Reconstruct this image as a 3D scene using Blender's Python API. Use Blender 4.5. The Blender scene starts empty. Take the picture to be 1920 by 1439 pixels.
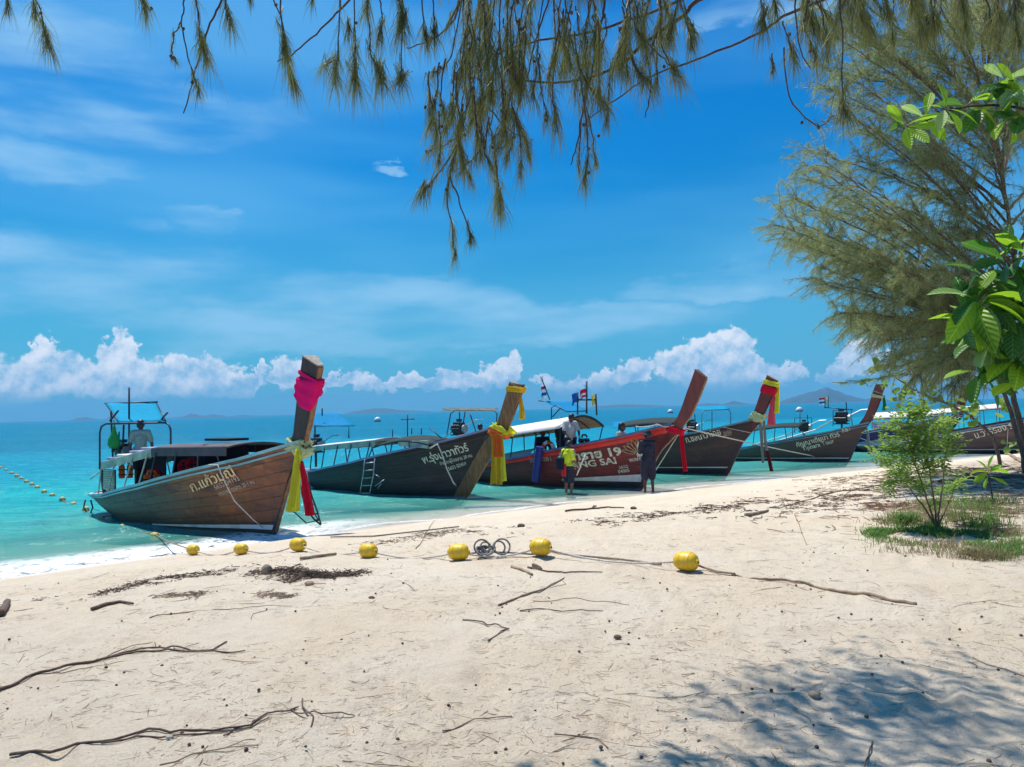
import bpy, math, random
import numpy as np
from mathutils import Vector, Matrix, noise
random.seed(7); rng = random.Random(11)
C = bpy.context.scene.collection
R = math.radians
# ------------------------------------------------------------------ camera
FP = 1442.0; CH = 2.35
pit = math.atan(49/FP); rol = math.atan(45/1900)
fw = Vector((0, math.cos(pit), math.sin(pit)))
r0 = Vector((1, 0, 0)); u0 = r0.cross(fw)
cr = r0*math.cos(rol) - u0*math.sin(rol); cu = u0*math.cos(rol) + r0*math.sin(rol)
CAM = Vector((0, 0, CH))
cd = bpy.data.cameras.new('camera'); cam = bpy.data.objects.new('camera', cd); C.objects.link(cam)
cam.matrix_world = Matrix(((cr.x, cu.x, -fw.x, 0), (cr.y, cu.y, -fw.y, 0), (cr.z, cu.z, -fw.z, CH), (0, 0, 0, 1)))
cd.sensor_fit = 'HORIZONTAL'; cd.sensor_width = 36; cd.lens = 36*FP/1920
cd.clip_start = 0.05; cd.clip_end = 20000
bpy.context.scene.camera = cam
def ray(x, y):
    return (fw*FP + cr*(x-960) + cu*(719.5-y)).normalized()
def at(x, y, D):                    # the point seen at (x, y) of the photograph, D metres ahead
    d = ray(x, y); return CAM + d*(D/d.y)
# ------------------------------------------------------------------ world, sun, exposure
scn = bpy.context.scene
scn.view_settings.view_transform = 'Standard'; scn.view_settings.look = 'None'
scn.view_settings.gamma = 1; scn.view_settings.exposure = .22
SUN_EL, SUN_AZ = 67, -38            # azimuth from +Y towards +X
sv = Vector((math.sin(R(SUN_AZ))*math.cos(R(SUN_EL)), math.cos(R(SUN_AZ))*math.cos(R(SUN_EL)), math.sin(R(SUN_EL))))
sl = bpy.data.lights.new('sun', 'SUN'); sl.energy = 5.0; sl.angle = R(0.5); sl.color = (1, .95, .88)
so = bpy.data.objects.new('sun', sl); C.objects.link(so); so.rotation_euler = (-sv).to_track_quat('-Z', 'Y').to_euler()
so.location = (0, 0, 40)
world = bpy.data.worlds.new('World'); scn.world = world; world.use_nodes = True
wt = world.node_tree; wt.nodes.clear()
class NT:
    def __init__(s, t): s.t = t
    def n(s, kind, **kw):
        nd = s.t.nodes.new(kind)
        for k, v in kw.items(): setattr(nd, k, v)
        return nd
    def put(s, sock, v):
        if isinstance(v, bpy.types.NodeSocket): s.t.links.new(v, sock)
        elif v is not None: sock.default_value = v
    def m(s, op, a, b=None, c=None, clamp=False):
        nd = s.n('ShaderNodeMath', operation=op); nd.use_clamp = clamp
        for i, v in enumerate((a, b, c)): s.put(nd.inputs[i], v)
        return nd.outputs[0]
    def v(s, op, a, b=None, out=0):
        nd = s.n('ShaderNodeVectorMath', operation=op); s.put(nd.inputs[0], a); s.put(nd.inputs[1], b); return nd.outputs[out]
    def ss(s, x, lo, hi, a=0.0, b=1.0):
        nd = s.n('ShaderNodeMapRange', interpolation_type='SMOOTHSTEP'); s.put(nd.inputs[0], x)
        for i, q in enumerate((lo, hi, a, b)): s.put(nd.inputs[i+1], q)
        return nd.outputs[0]
    def mix(s, f, a, b, mode='MIX'):
        nd = s.n('ShaderNodeMix', data_type='RGBA', blend_type=mode); s.put(nd.inputs[0], f)
        s.put(nd.inputs[6], a if isinstance(a, bpy.types.NodeSocket) else (*a, 1)); s.put(nd.inputs[7], b if isinstance(b, bpy.types.NodeSocket) else (*b, 1))
        return nd.outputs[2]
    def noise(s, vec, scale, detail=4, rough=.55, out=0, dist=0):
        nd = s.n('ShaderNodeTexNoise'); s.put(nd.inputs['Vector'], vec); s.put(nd.inputs['Scale'], scale)
        nd.inputs['Detail'].default_value = detail; nd.inputs['Roughness'].default_value = rough; nd.inputs['Distortion'].default_value = dist
        return nd.outputs[out]
    def scl(s, vec, x, y, z): return s.v('MULTIPLY', vec, (x, y, z))
W = NT(wt)
sky = W.n('ShaderNodeTexSky', sky_type='NISHITA', sun_disc=False, sun_elevation=R(SUN_EL), sun_rotation=R(SUN_AZ), altitude=0, air_density=1.0, dust_density=.4, ozone_density=2.0)
hs = W.n('ShaderNodeHueSaturation'); hs.inputs['Saturation'].default_value = 1.5; hs.inputs['Value'].default_value = 1.0
wt.links.new(sky.outputs[0], hs.inputs['Color'])
tc = W.n('ShaderNodeTexCoord'); D_ = tc.outputs['Generated']
sp = W.n('ShaderNodeSeparateXYZ'); wt.links.new(D_, sp.inputs[0])
az = W.m('ARCTAN2', sp.outputs[0], sp.outputs[1]); el = W.m('ARCSINE', sp.outputs[2])
lowdim = W.ss(el, .02, .5, .74, 1.0)
_tint = W.n('ShaderNodeCombineXYZ'); W.put(_tint.inputs[0], W.m('MULTIPLY', lowdim, .02)); W.put(_tint.inputs[1], W.m('MULTIPLY', lowdim, .97)); W.put(_tint.inputs[2], W.m('MULTIPLY', lowdim, 1.14))
skyc = W.mix(1.0, hs.outputs[0], _tint.outputs[0], 'MULTIPLY')
n1 = W.noise(D_, 16, 6, .55, 1); n2 = W.noise(D_, 60, 4, .6, 1)
pn = W.v('ADD', W.v('SCALE', W.v('SUBTRACT', n1, (.5, .5, .5)), None), W.v('SCALE', W.v('SUBTRACT', n2, (.5, .5, .5)), None))
for nd in wt.nodes:
    if nd.type == 'VECT_MATH' and nd.operation == 'SCALE': nd.inputs['Scale'].default_value = .050
wt.nodes[-1]
cmb = W.n('ShaderNodeCombineXYZ'); wt.links.new(az, cmb.inputs[0]); wt.links.new(el, cmb.inputs[1])
pos = W.v('ADD', cmb.outputs[0], W.v('MULTIPLY', pn, (1, .75, 0)))
def azel(x, y):
    d = ray(x, y); return math.atan2(d.x, d.y), math.asin(d.z)
def puffs(lst, base, grow=1.0):
    f = None
    for (x, y, rx, ry) in lst:
        a, e = azel(x, y)
        q = W.v('MULTIPLY', W.v('SUBTRACT', base, (a, e, 0)), (FP/(rx*grow), FP/(ry*grow), 0))
        d = W.v('DOT_PRODUCT', q, q, out=1)
        f = d if f is None else W.m('MINIMUM', f, d)
    return W.m('SUBTRACT', 1.0, f)
CU = [(85,655,24,30),(70,700,52,36),(130,712,62,40),(10,720,60,40),(228,652,24,26),(228,695,44,48),(185,722,55,28),(285,708,48,36),(345,712,40,32),
      (400,712,48,34),(450,715,45,28),(488,682,10,16),(535,700,30,34),(570,698,26,32),(620,722,40,12),(670,716,40,18),(712,722,30,14),(760,720,40,15),(810,724,40,12),(860,720,40,16),(890,718,42,18),(1070,722,50,12),(935,706,30,22),(962,694,18,22),
      (1020,712,18,10),(1135,714,40,18),(1195,702,34,26),(1262,684,36,30),(1325,664,42,32),(1378,646,34,30),(1335,706,90,30),(1400,686,34,28),(1448,698,34,20),(1492,692,26,20),
      (1610,680,44,26),(1638,664,22,18),(1575,704,34,14),(-120,690,90,44),(2060,690,110,40),(1760,706,60,18),(-330,706,100,26)]
fld = puffs(CU, pos, 1.07)
# the same cloud belt goes on round the rest of the horizon
belt = W.m('SUBTRACT', W.noise(W.scl(D_, 1, 1, 2.4), 5.0, 3, .6), W.ss(W.m('ABSOLUTE', W.m('SUBTRACT', el, .05)), 0.0, .10, .40, .95))
out_of_view = W.ss(W.m('ABSOLUTE', az), .85, 1.2)
fld = W.m('MAXIMUM', fld, W.m('SUBTRACT', W.m('MULTIPLY', W.m('MULTIPLY', belt, 4.0), out_of_view), W.m('MULTIPLY', W.m('SUBTRACT', 1.0, out_of_view), 6.0)))
dens = W.m('MULTIPLY', W.ss(fld, -.10, .42), W.ss(el, .012, .040, .0, 1.0))
na = W.noise(D_, 34, 5, .6); nb = W.noise(W.v('ADD', D_, (-.004, 0, .009)), 34, 5, .6)
lit = W.m('ADD', W.m('MULTIPLY', W.m('SUBTRACT', na, nb), 3.0), W.m('MULTIPLY_ADD', W.ss(fld, .1, 1.0), -.26, .84))
lit = W.m('ADD', lit, W.ss(el, .03, .10, -.24, .14), clamp=True)
cloudc = W.mix(lit, (.24, .47, .70), (.80, .84, .92))
# thin high cloud
CI = [(60,520,220,60),(300,500,160,40),(200,200,260,50),(640,560,260,30),(1000,620,240,34),(190,480,70,26),(90,470,120,30),(330,455,110,18),(400,420,60,14),(60,300,120,30),(120,110,160,60),(722,318,30,9),(620,605,300,34),(150,590,200,30),(1150,590,200,34),(1400,520,200,22),(1450,20,120,24),(420,640,360,28),(900,580,120,30)]
cpos = W.v('ADD', cmb.outputs[0], W.v('MULTIPLY', W.v('SUBTRACT', W.noise(W.scl(D_, 1, 1, 3), 7, 6, .6, 1), (.5, .5, .5)), (.18, .09, 0)))
ci = puffs(CI, cpos)
ragged = W.noise(W.scl(D_, 2, 2, 9), 2.0, 5, .52)
wisp = W.m('MULTIPLY', W.ss(ci, -1.0, .9), W.ss(ragged, .30, .66))
veil = W.m('MULTIPLY', W.ss(W.noise(W.scl(D_, 1, 1, 6), 1.3, 3, .5), .38, .75), .42)
cdens = W.m('MAXIMUM', W.m('MULTIPLY', wisp, .62), W.m('MULTIPLY', veil, W.ss(el, .04, .2)))
hz = W.m('MULTIPLY', W.ss(el, .30, -.02), .80)
# pale band that the humid air makes along the horizon
skyc = W.mix(hz, skyc, (.11, .37, .62))
c1 = W.mix(W.m('MULTIPLY', W.m('MULTIPLY', veil, W.ss(el, .04, .2)), 1.2), skyc, (.16, .48, .80))
c1 = W.mix(W.m('MULTIPLY', wisp, .66), c1, (.34, .60, .84))
c2 = W.mix(W.m('MULTIPLY', dens, .93), c1, cloudc)
bg1 = W.n('ShaderNodeBackground')
SKY_STRENGTH = .1
bg1.inputs[1].default_value = SKY_STRENGTH
# skyc is the physical sky at strength .1; the cloud and haze colours below are radiances, so scale them up first
bg2 = W.n('ShaderNodeBackground'); bg2.inputs[1].default_value = 1.0
wo = W.n('ShaderNodeOutputWorld')
sc_ = W.n('ShaderNodeVectorMath', operation='SCALE'); sc_.inputs['Scale'].default_value = SKY_STRENGTH
src = [l for l in wt.links if l.from_node == hs]
tos = [l.to_socket for l in src]
for l in src: wt.links.remove(l)
wt.links.new(hs.outputs[0], sc_.inputs[0])
for q_ in tos: wt.links.new(sc_.outputs[0], q_)
wt.links.new(c2, bg2.inputs[0]); wt.links.new(bg2.outputs[0], wo.inputs[0]); wt.nodes.remove(bg1)

# ------------------------------------------------------------------ helpers
def tag(o, label=None, cat=None, group=None, kind=None):
    if label: o['label'] = label
    if cat: o['category'] = cat
    if group: o['group'] = group
    if kind: o['kind'] = kind
    return o
def thing(name, label, cat, loc=(0, 0, 0), rz=0, group=None):
    o = bpy.data.objects.new(name, None); C.objects.link(o); o.empty_display_size = .2
    o.location = loc; o.rotation_euler = (0, 0, rz); return tag(o, label, cat, group)
class MB:
    def __init__(s): s.v = []; s.f = []; s.mi = []; s.cur = 0
    def add(s, vs, fs):
        b = len(s.v); s.v += [tuple(v) for v in vs]; s.f += [tuple(i+b for i in f) for f in fs]; s.mi += [s.cur]*len(fs); return s
    def box(s, c, size, rot=None):
        x, y, z = size[0]/2, size[1]/2, size[2]/2
        P = [Vector(p) for p in ((-x,-y,-z),(x,-y,-z),(x,y,-z),(-x,y,-z),(-x,-y,z),(x,-y,z),(x,y,z),(-x,y,z))]
        if rot is not None: P = [rot @ p for p in P]
        c = Vector(c)
        return s.add([c+p for p in P], [(0,3,2,1),(4,5,6,7),(0,1,5,4),(1,2,6,5),(2,3,7,6),(3,0,4,7)])
    def hexa(s, P):     # 8 corner points: bottom loop, top loop
        return s.add(P, [(0,3,2,1),(4,5,6,7),(0,1,5,4),(1,2,6,5),(2,3,7,6),(3,0,4,7)])
    def tube(s, pts, rad, n=8, cap=True, flat=1.0):
        pts = [Vector(p) for p in pts]; m = len(pts)
        if not hasattr(rad, '__len__'): rad = [rad]*m
        up = None; vs = []
        for i in range(m):
            t = (pts[min(i+1, m-1)]-pts[max(i-1, 0)])
            t = t.normalized() if t.length > 1e-9 else Vector((0, 0, 1))
            if up is None: up = t.orthogonal().normalized()
            else:
                up = up - t*up.dot(t); up = up.normalized() if up.length > 1e-6 else t.orthogonal().normalized()
            w = t.cross(up)
            for k in range(n):
                a = 2*math.pi*k/n; vs.append(pts[i]+(up*math.cos(a)+w*math.sin(a)*flat)*rad[i])
        fs = [(i*n+k, i*n+(k+1) % n, (i+1)*n+(k+1) % n, (i+1)*n+k) for i in range(m-1) for k in range(n)]
        if cap: fs += [tuple(range(n))[::-1], tuple((m-1)*n+k for k in range(n))]
        return s.add(vs, fs)
    def ball(s, c, r, nu=10, nv=7, rot=None):
        if not hasattr(r, '__len__'): r = (r, r, r)
        c = Vector(c); vs = []; fs = []
        for j in range(nv+1):
            ph = math.pi*j/nv
            for i in range(nu):
                a = 2*math.pi*i/nu; p = Vector((r[0]*math.sin(ph)*math.cos(a), r[1]*math.sin(ph)*math.sin(a), r[2]*math.cos(ph)))
                if rot is not None: p = rot @ p
                vs.append(c+p)
        for j in range(nv):
            for i in range(nu): fs.append((j*nu+i, (j+1)*nu+i, (j+1)*nu+(i+1) % nu, j*nu+(i+1) % nu))
        return s.add(vs, fs)
    def grid(s, rows):      # rows of points -> sheet
        n = len(rows[0]); vs = [p for r in rows for p in r]
        return s.add(vs, [(j*n+i, j*n+i+1, (j+1)*n+i+1, (j+1)*n+i) for j in range(len(rows)-1) for i in range(n-1)])
    def lathe(s, prof, c=(0,0,0), axis='z', n=16):
        c = Vector(c); vs = []
        for (r, h) in prof:
            for k in range(n):
                a = 2*math.pi*k/n; p = (r*math.cos(a), r*math.sin(a), h)
                if axis == 'x': p = (p[2], p[0], p[1])
                if axis == 'y': p = (p[0], p[2], p[1])
                vs.append(c+Vector(p))
        m = len(prof)
        return s.add(vs, [(i*n+k, i*n+(k+1) % n, (i+1)*n+(k+1) % n, (i+1)*n+k) for i in range(m-1) for k in range(n)])
    def mesh(s, name, mats, smooth=False):
        me = bpy.data.meshes.new(name); me.from_pydata(s.v, [], s.f)
        for m in (mats if isinstance(mats, (list, tuple)) else [mats]): me.materials.append(m)
        if any(s.mi): me.polygons.foreach_set('material_index', s.mi)
        if smooth: me.polygons.foreach_set('use_smooth', [True]*len(s.f))
        me.update(); return me
    def build(s, name, mats, parent=None, smooth=False, bevel=0, solid=0):
        o = bpy.data.objects.new(name, s.mesh(name, mats, smooth)); C.objects.link(o)
        if parent: o.parent = parent
        if solid: md = o.modifiers.new('thickness', 'SOLIDIFY'); md.thickness = solid; md.offset = 0
        if bevel: md = o.modifiers.new('bevel', 'BEVEL'); md.width = bevel; md.segments = 2; md.limit_method = 'ANGLE'
        return o
def new_mat(name):
    m = bpy.data.materials.new(name); m.use_nodes = True; t = m.node_tree; t.nodes.clear()
    N = NT(t); o = N.n('ShaderNodeOutputMaterial'); b = N.n('ShaderNodeBsdfPrincipled'); t.links.new(b.outputs[0], o.inputs[0])
    return m, N, b, o
def bump(N, b, h, dist, strength=1.0):
    nd = N.n('ShaderNodeBump'); nd.inputs['Distance'].default_value = dist; nd.inputs['Strength'].default_value = strength
    N.put(nd.inputs['Height'], h); N.put(b.inputs['Normal'], nd.outputs[0]); return nd.outputs[0]
def mat(name, col, rough=.6, var=.25, scale=6, metal=0, bmp=.004, stretch=(1, 1, 1), spec=.5, dirt=None):
    m, N, b, o = new_mat(name)
    co = N.n('ShaderNodeTexCoord').outputs['Object']; co = N.scl(co, *stretch)
    n = N.noise(co, scale, 5, .6)
    c = N.mix(N.ss(n, .3, .7), tuple(x*(1-var) for x in col), tuple(min(1, x*(1+var)) for x in col))
    if dirt:
        c = N.mix(N.m('MULTIPLY', N.ss(N.noise(co, scale*.45, 6, .65), .48, .68), dirt[1]), c, dirt[0])
    N.put(b.inputs['Base Color'], c); b.inputs['Roughness'].default_value = rough; b.inputs['Metallic'].default_value = metal
    b.inputs['Specular IOR Level'].default_value = spec
    if bmp: bump(N, b, n, bmp)
    return m
def leafmat(name, c1, c2, trans=.45, scale=3, rough=.5, spec=.4, veins=False):
    m, N, b, o = new_mat(name)
    g = N.n('ShaderNodeNewGeometry'); oi = N.n('ShaderNodeObjectInfo')
    n = N.m('FRACT', N.m('ADD', N.noise(g.outputs['Position'], scale, 3, .6), N.m('MULTIPLY', oi.outputs['Random'], .0)))
    r = N.m('ADD', N.m('MULTIPLY', N.ss(n, .35, .65), .7), N.m('MULTIPLY', oi.outputs['Random'], .3))
    r2 = N.n('ShaderNodeNewGeometry').outputs['Random Per Island']
    r = N.m('ADD', N.m('MULTIPLY', r, .65), N.m('MULTIPLY', r2, .35), clamp=True)
    c = N.mix(r, c1, c2)
    if veins:
        oc = N.n('ShaderNodeTexCoord').outputs['Object']; sx_ = N.n('ShaderNodeSeparateXYZ'); N.put(sx_.inputs[0], oc); ay = N.m('ABSOLUTE', sx_.outputs[1])
        rib = N.ss(ay, .016, .004); vn = N.m('SINE', N.m('MULTIPLY', N.m('SUBTRACT', sx_.outputs[0], N.m('MULTIPLY', ay, .9)), 62)); side = N.ss(vn, .86, 1.0)
        c = N.mix(N.m('MULTIPLY', N.m('MAXIMUM', rib, N.m('MULTIPLY', side, .5)), .7), c, tuple(min(1, x*1.8+.06) for x in c2))
        sp2 = N.noise(N.v('ADD', oc, N.v('MULTIPLY', N.n('ShaderNodeObjectInfo').outputs['Location'], (7, 7, 7))), 7, 4, .7)
        c = N.mix(N.m('MULTIPLY', N.ss(sp2, .66, .72), .8), c, (.16, .09, .02)); bump(N, b, N.m('ADD', vn, N.m('MULTIPLY', rib, 3)), .004, .5)
    N.put(b.inputs['Base Color'], c); b.inputs['Roughness'].default_value = rough; b.inputs['Specular IOR Level'].default_value = spec
    tr = N.n('ShaderNodeBsdfTranslucent'); N.put(tr.inputs[0], N.mix(.5, c, tuple(min(1, x*1.9) for x in c2)))
    mx = N.n('ShaderNodeMixShader'); mx.inputs[0].default_value = trans
    m.node_tree.links.new(b.outputs[0], mx.inputs[1]); m.node_tree.links.new(tr.outputs[0], mx.inputs[2]); m.node_tree.links.new(mx.outputs[0], o.inputs[0])
    return m
def cloth(name, col, trans=.35, rough=.8):
    m, N, b, o = new_mat(name)
    co = N.n('ShaderNodeTexCoord').outputs['Object']; n = N.noise(co, 9, 5, .6)
    c = N.mix(n, tuple(x*.8 for x in col), tuple(min(1, x*1.15) for x in col))
    N.put(b.inputs['Base Color'], c); b.inputs['Roughness'].default_value = rough; b.inputs['Specular IOR Level'].default_value = .2
    bump(N, b, n, .01)
    if trans:
        tr = N.n('ShaderNodeBsdfTranslucent'); N.put(tr.inputs[0], c); mx = N.n('ShaderNodeMixShader'); mx.inputs[0].default_value = trans
        m.node_tree.links.new(b.outputs[0], mx.inputs[1]); m.node_tree.links.new(tr.outputs[0], mx.inputs[2]); m.node_tree.links.new(mx.outputs[0], o.inputs[0])
    return m
# ------------------------------------------------------------------ terrain
SH = [(-900,-620),(-60,-27),(-30,-5),(-7.75,11.5),(-4,14.9),(0,18.0),(5,21.7),(12.5,26.8),(21.2,32.4),(60,55),(400,230),(6000,3000)]
SHX = np.array([p[0] for p in SH], float); SHY = np.array([p[1] for p in SH], float)
def dist_in(x, y): return (np.interp(x, SHX, SHY) - y)*.79          # >0 inland
def base_h(x, y):
    d = dist_in(x, y)
    land = .80*(1-np.exp(-np.maximum(d, 0)/4.6)) + .18*np.clip((d-30)/60, 0, 1)
    s = np.maximum(-d, 0); sea = -np.where(s < 8, .085*s, .68+.11*(s-8)); sea = np.maximum(sea, -7)
    return np.where(d > 0, land, sea)
def relief(x, y, d):
    if d < -1 or math.hypot(x, y) > 70: return 0
    k = min(1, max(0, (d-.6)/2.2))
    h = noise.noise((x*.55, y*.55, 3))*.035 + noise.noise((x*1.7, y*1.7, 8))*.018 + noise.noise((x*4.2, y*4.2, 1))*.017
    if math.hypot(x, y) < 12: h += noise.noise((x*13, y*13, 5))*.007
    return h*k
DENTS = []; CELL = {}
rf = random.Random(77)          # footprints and scuffed hollows in the dry sand
for _ in range(520):
    rr_ = 2.0*math.exp(rf.random()*1.9); a = rf.uniform(-.8, .8); fx, fy = rr_*math.sin(a), rr_*math.cos(a)
    if float(dist_in(fx, fy)) < 2: continue
    DENTS.append((fx, fy, rf.uniform(0, 3.14), rf.uniform(.10, .17), rf.uniform(.05, .09), rf.uniform(.012, .032)))
    for i in (-1, 0, 1):
        for j in (-1, 0, 1): CELL.setdefault((int(fx//.6)+i, int(fy//.6)+j), []).append(DENTS[-1])
def dents(x, y):
    h = 0
    for (fx, fy, th, la, lb, dp) in CELL.get((int(x//.6), int(y//.6)), ()):
        dx, dy = x-fx, y-fy
        if abs(dx)+abs(dy) < .6:
            u = (dx*math.cos(th)+dy*math.sin(th))/la; v = (-dx*math.sin(th)+dy*math.cos(th))/lb; q2 = u*u+v*v; h += -dp*math.exp(-q2)+dp*.55*math.exp(-(math.sqrt(q2)-1.7)**2*3)
    return h
def gz(x, y): return float(base_h(x, y)) + relief(x, y, float(dist_in(x, y))) + dents(x, y)
def gp(px, py, dz=0):               # where the view ray of (px, py) meets the sand
    d = ray(px, py); z = .7
    for _ in range(12):
        p = CAM + d*((z-CH)/d.z); z = .5*z + .5*gz(p.x, p.y)
    p = CAM + d*((z-CH)/d.z); return Vector((p.x, p.y, gz(p.x, p.y)+dz))
def polar(rmin, rmax, nr, keep=None, zf=None, name='', mats=None, smooth=True):
    angs = list(np.linspace(-52, 52, 521)) + list(np.linspace(54, 306, 110)); angs = np.radians(angs)
    rs = np.geomspace(rmin, rmax, nr)
    A, Rr = np.meshgrid(angs, rs); X = Rr*np.sin(A); Y = Rr*np.cos(A)
    return X, Y
def sheet(X, Y, Z, mask, name, m):
    nr, na = X.shape
    idx = np.arange(nr*na).reshape(nr, na)
    a = idx[:-1, :]; b = np.roll(idx, -1, axis=1)[:-1, :]; c = np.roll(idx, -1, axis=1)[1:, :]; d = idx[1:, :]
    F = np.stack([a, b, c, d], -1).reshape(-1, 4)
    if mask is not None:
        mk = mask.reshape(-1); F = F[mk[F].any(axis=1)]
        used = np.unique(F); rm = np.zeros(nr*na, int); rm[used] = np.arange(len(used)); F = rm[F]
    else: used = np.arange(nr*na)
    V = np.stack([X.reshape(-1), Y.reshape(-1), Z.reshape(-1)], -1)[used]
    me = bpy.data.meshes.new(name); me.vertices.add(len(V)); me.vertices.foreach_set('co', V.reshape(-1).astype(np.float32))
    me.loops.add(F.size); me.loops.foreach_set('vertex_index', F.reshape(-1).astype(np.int32)[::1])
    me.polygons.add(len(F)); me.polygons.foreach_set('loop_start', np.arange(0, F.size, 4, dtype=np.int32)); me.polygons.foreach_set('use_smooth', np.ones(len(F), bool))
    me.update(calc_edges=True); me.validate(); me.materials.append(m)
    if me.polygons[0].normal.z < 0: me.flip_normals()
    o = bpy.data.objects.new(name, me); C.objects.link(o); return o, used
def set_attr(o, name, vals):
    a = o.data.attributes.new(name, 'FLOAT', 'POINT'); a.data.foreach_set('value', np.asarray(vals, np.float32))
# sand
m_sand, N, b, o_ = new_mat('sand')
P_ = N.n('ShaderNodeNewGeometry').outputs['Position']; att = N.n('ShaderNodeAttribute', attribute_name='inland').outputs['Fac']
nA = N.noise(P_, .8, 5, .6); nB = N.noise(P_, 7, 6, .65); nC = N.noise(P_, 60, 5, .75); nD = N.noise(P_, 260, 3, .7)
c = N.mix(N.ss(nA, .3, .7), (.88, .72, .52), (.92, .79, .61))
c = N.mix(N.m('MULTIPLY', N.ss(nB, .48, .78), .42), c, (.60, .48, .35))
c = N.mix(N.m('MULTIPLY', N.ss(nC, .52, .68), .42), c, (.40, .30, .21))
nE = N.noise(P_, 2.3, 6, .7); c = N.mix(N.m('MULTIPLY', N.ss(nE, .50, .70), .35), c, (.58, .45, .34))
c = N.mix(N.m('MULTIPLY', N.ss(nD, .54, .68), .55), c, (.30, .22, .16))
nF = N.noise(N.scl(P_, 30, 60, 30), 1.0, 4, .8); c = N.mix(N.m('MULTIPLY', N.ss(nF, .60, .68), .5), c, (.30, .22, .15))
c = N.mix(N.m('MULTIPLY', N.ss(nD, .42, .30), .5), c, (.86, .76, .66))
# brown leaf litter under the trees on the right
sx = N.n('ShaderNodeSeparateXYZ'); N.put(sx.inputs[0], P_)
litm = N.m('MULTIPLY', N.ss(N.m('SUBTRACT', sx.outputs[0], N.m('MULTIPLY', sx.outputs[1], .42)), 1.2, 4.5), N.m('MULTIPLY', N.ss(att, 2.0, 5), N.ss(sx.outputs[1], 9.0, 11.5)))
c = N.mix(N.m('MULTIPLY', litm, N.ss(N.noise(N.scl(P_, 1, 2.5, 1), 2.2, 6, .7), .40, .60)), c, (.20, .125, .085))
wet = N.ss(N.m('ADD', att, N.m('MULTIPLY', N.m('SUBTRACT', nA, .5), 1.0)), 1.7, .5)
c = N.mix(N.m('MULTIPLY', wet, .75), c, (.50, .41, .32))
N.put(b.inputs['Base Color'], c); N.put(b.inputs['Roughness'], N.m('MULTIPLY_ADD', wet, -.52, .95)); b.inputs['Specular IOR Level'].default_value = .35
hh = N.m('ADD', N.m('MULTIPLY', nB, .75), N.m('ADD', N.m('MULTIPLY', nC, .40), N.m('MULTIPLY', nD, .16)))
dry = N.m('MULTIPLY_ADD', wet, -.92, 1.0)
bump(N, b, N.m('MULTIPLY', hh, dry), .07, 1.0)
X, Y = polar(.7, 5000, 330)
Z = base_h(X, Y); DI = dist_in(X, Y); flat = Z.reshape(-1).copy(); xs = X.reshape(-1); ys = Y.reshape(-1); ds = DI.reshape(-1)
near = np.where((ds > -1) & (np.hypot(xs, ys) < 45) & (ys > -6))[0]
for i in near: flat[i] += relief(xs[i], ys[i], ds[i])
for (fx, fy, th, la, lb, dp) in DENTS:
    dx, dy = xs-fx, ys-fy; sel = np.where(np.abs(dx)+np.abs(dy) < .6)[0]; dx, dy = dx[sel], dy[sel]
    u = (dx*math.cos(th)+dy*math.sin(th))/la; v = (-dx*math.sin(th)+dy*math.cos(th))/lb; q2 = u*u+v*v
    flat[sel] += -dp*np.exp(-q2)+dp*.55*np.exp(-(np.sqrt(q2)-1.7)**2*3)
Zs = flat.reshape(Z.shape)
# a disc of sand below the viewer closes the sheet
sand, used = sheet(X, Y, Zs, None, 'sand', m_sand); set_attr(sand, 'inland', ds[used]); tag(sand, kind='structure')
mb = MB(); ring = [(.75*math.cos(a), .75*math.sin(a), .745) for a in np.linspace(0, 2*math.pi, 24, endpoint=False)]
mb.add(ring, [tuple(range(24))]); o = mb.build('ground', m_sand); set_attr(o, 'inland', [12]*24); tag(o, kind='structure')
# water
m_water, N, b, o_ = new_mat('sea_water'); t = m_water.node_tree; t.nodes.remove(b)
P_ = N.n('ShaderNodeNewGeometry').outputs['Position']; dep = N.n('ShaderNodeAttribute', attribute_name='depth').outputs['Fac']; ofs = N.n('ShaderNodeAttribute', attribute_name='offshore').outputs['Fac']
big = N.noise(N.scl(P_, .35, 1, 1), .045, 5, .6); mid = N.noise(N.scl(P_, .35, 1, 1), .5, 4, .6)
dd = N.m('ADD', dep, N.m('MULTIPLY', N.m('SUBTRACT', big, .5), N.m('MULTIPLY', dep, .9)))
c = N.mix(N.ss(dd, .1, 1.1), (.12, .52, .44), (.012, .38, .40))
c = N.mix(N.ss(dd, .9, 3.2), c, (.001, .24, .36))
c = N.mix(N.ss(dd, 4.2, 7.3), c, (.001, .145, .265))
c = N.mix(N.m('MULTIPLY', N.ss(mid, .45, .7), .40), c, (.002, .17, .27))
fin = N.noise(N.scl(P_, .5, 1.6, 1), 1.7, 5, .65)  # dark and pale streaks painted into the colour for reflections off wave facets
c = N.mix(N.m('MULTIPLY', N.m('MULTIPLY', N.ss(fin, .50, .64), N.ss(dep, .10, .8)), .45), c, (.002, .14, .24))
c = N.mix(N.m('MULTIPLY', N.m('MULTIPLY', N.ss(fin, .46, .34), N.ss(dep, .10, .8)), .40), c, (.07, .54, .56))
rip = N.noise(N.scl(P_, 1.2, 3.2, 1), 2.6, 4, .7)  # finer ripples, their glints and dark sides also painted into the colour
c = N.mix(N.m('MULTIPLY', N.m('MULTIPLY', N.ss(rip, .54, .66), N.ss(dep, .04, .5)), .45), c, (.005, .20, .26))
c = N.mix(N.m('MULTIPLY', N.m('MULTIPLY', N.ss(rip, .42, .32), N.ss(dep, .04, .5)), .35), c, (.25, .62, .58))
op = N.m('SUBTRACT', 1.0, N.m('POWER', 2.718, N.m('MULTIPLY', dep, -2.3)))
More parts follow.
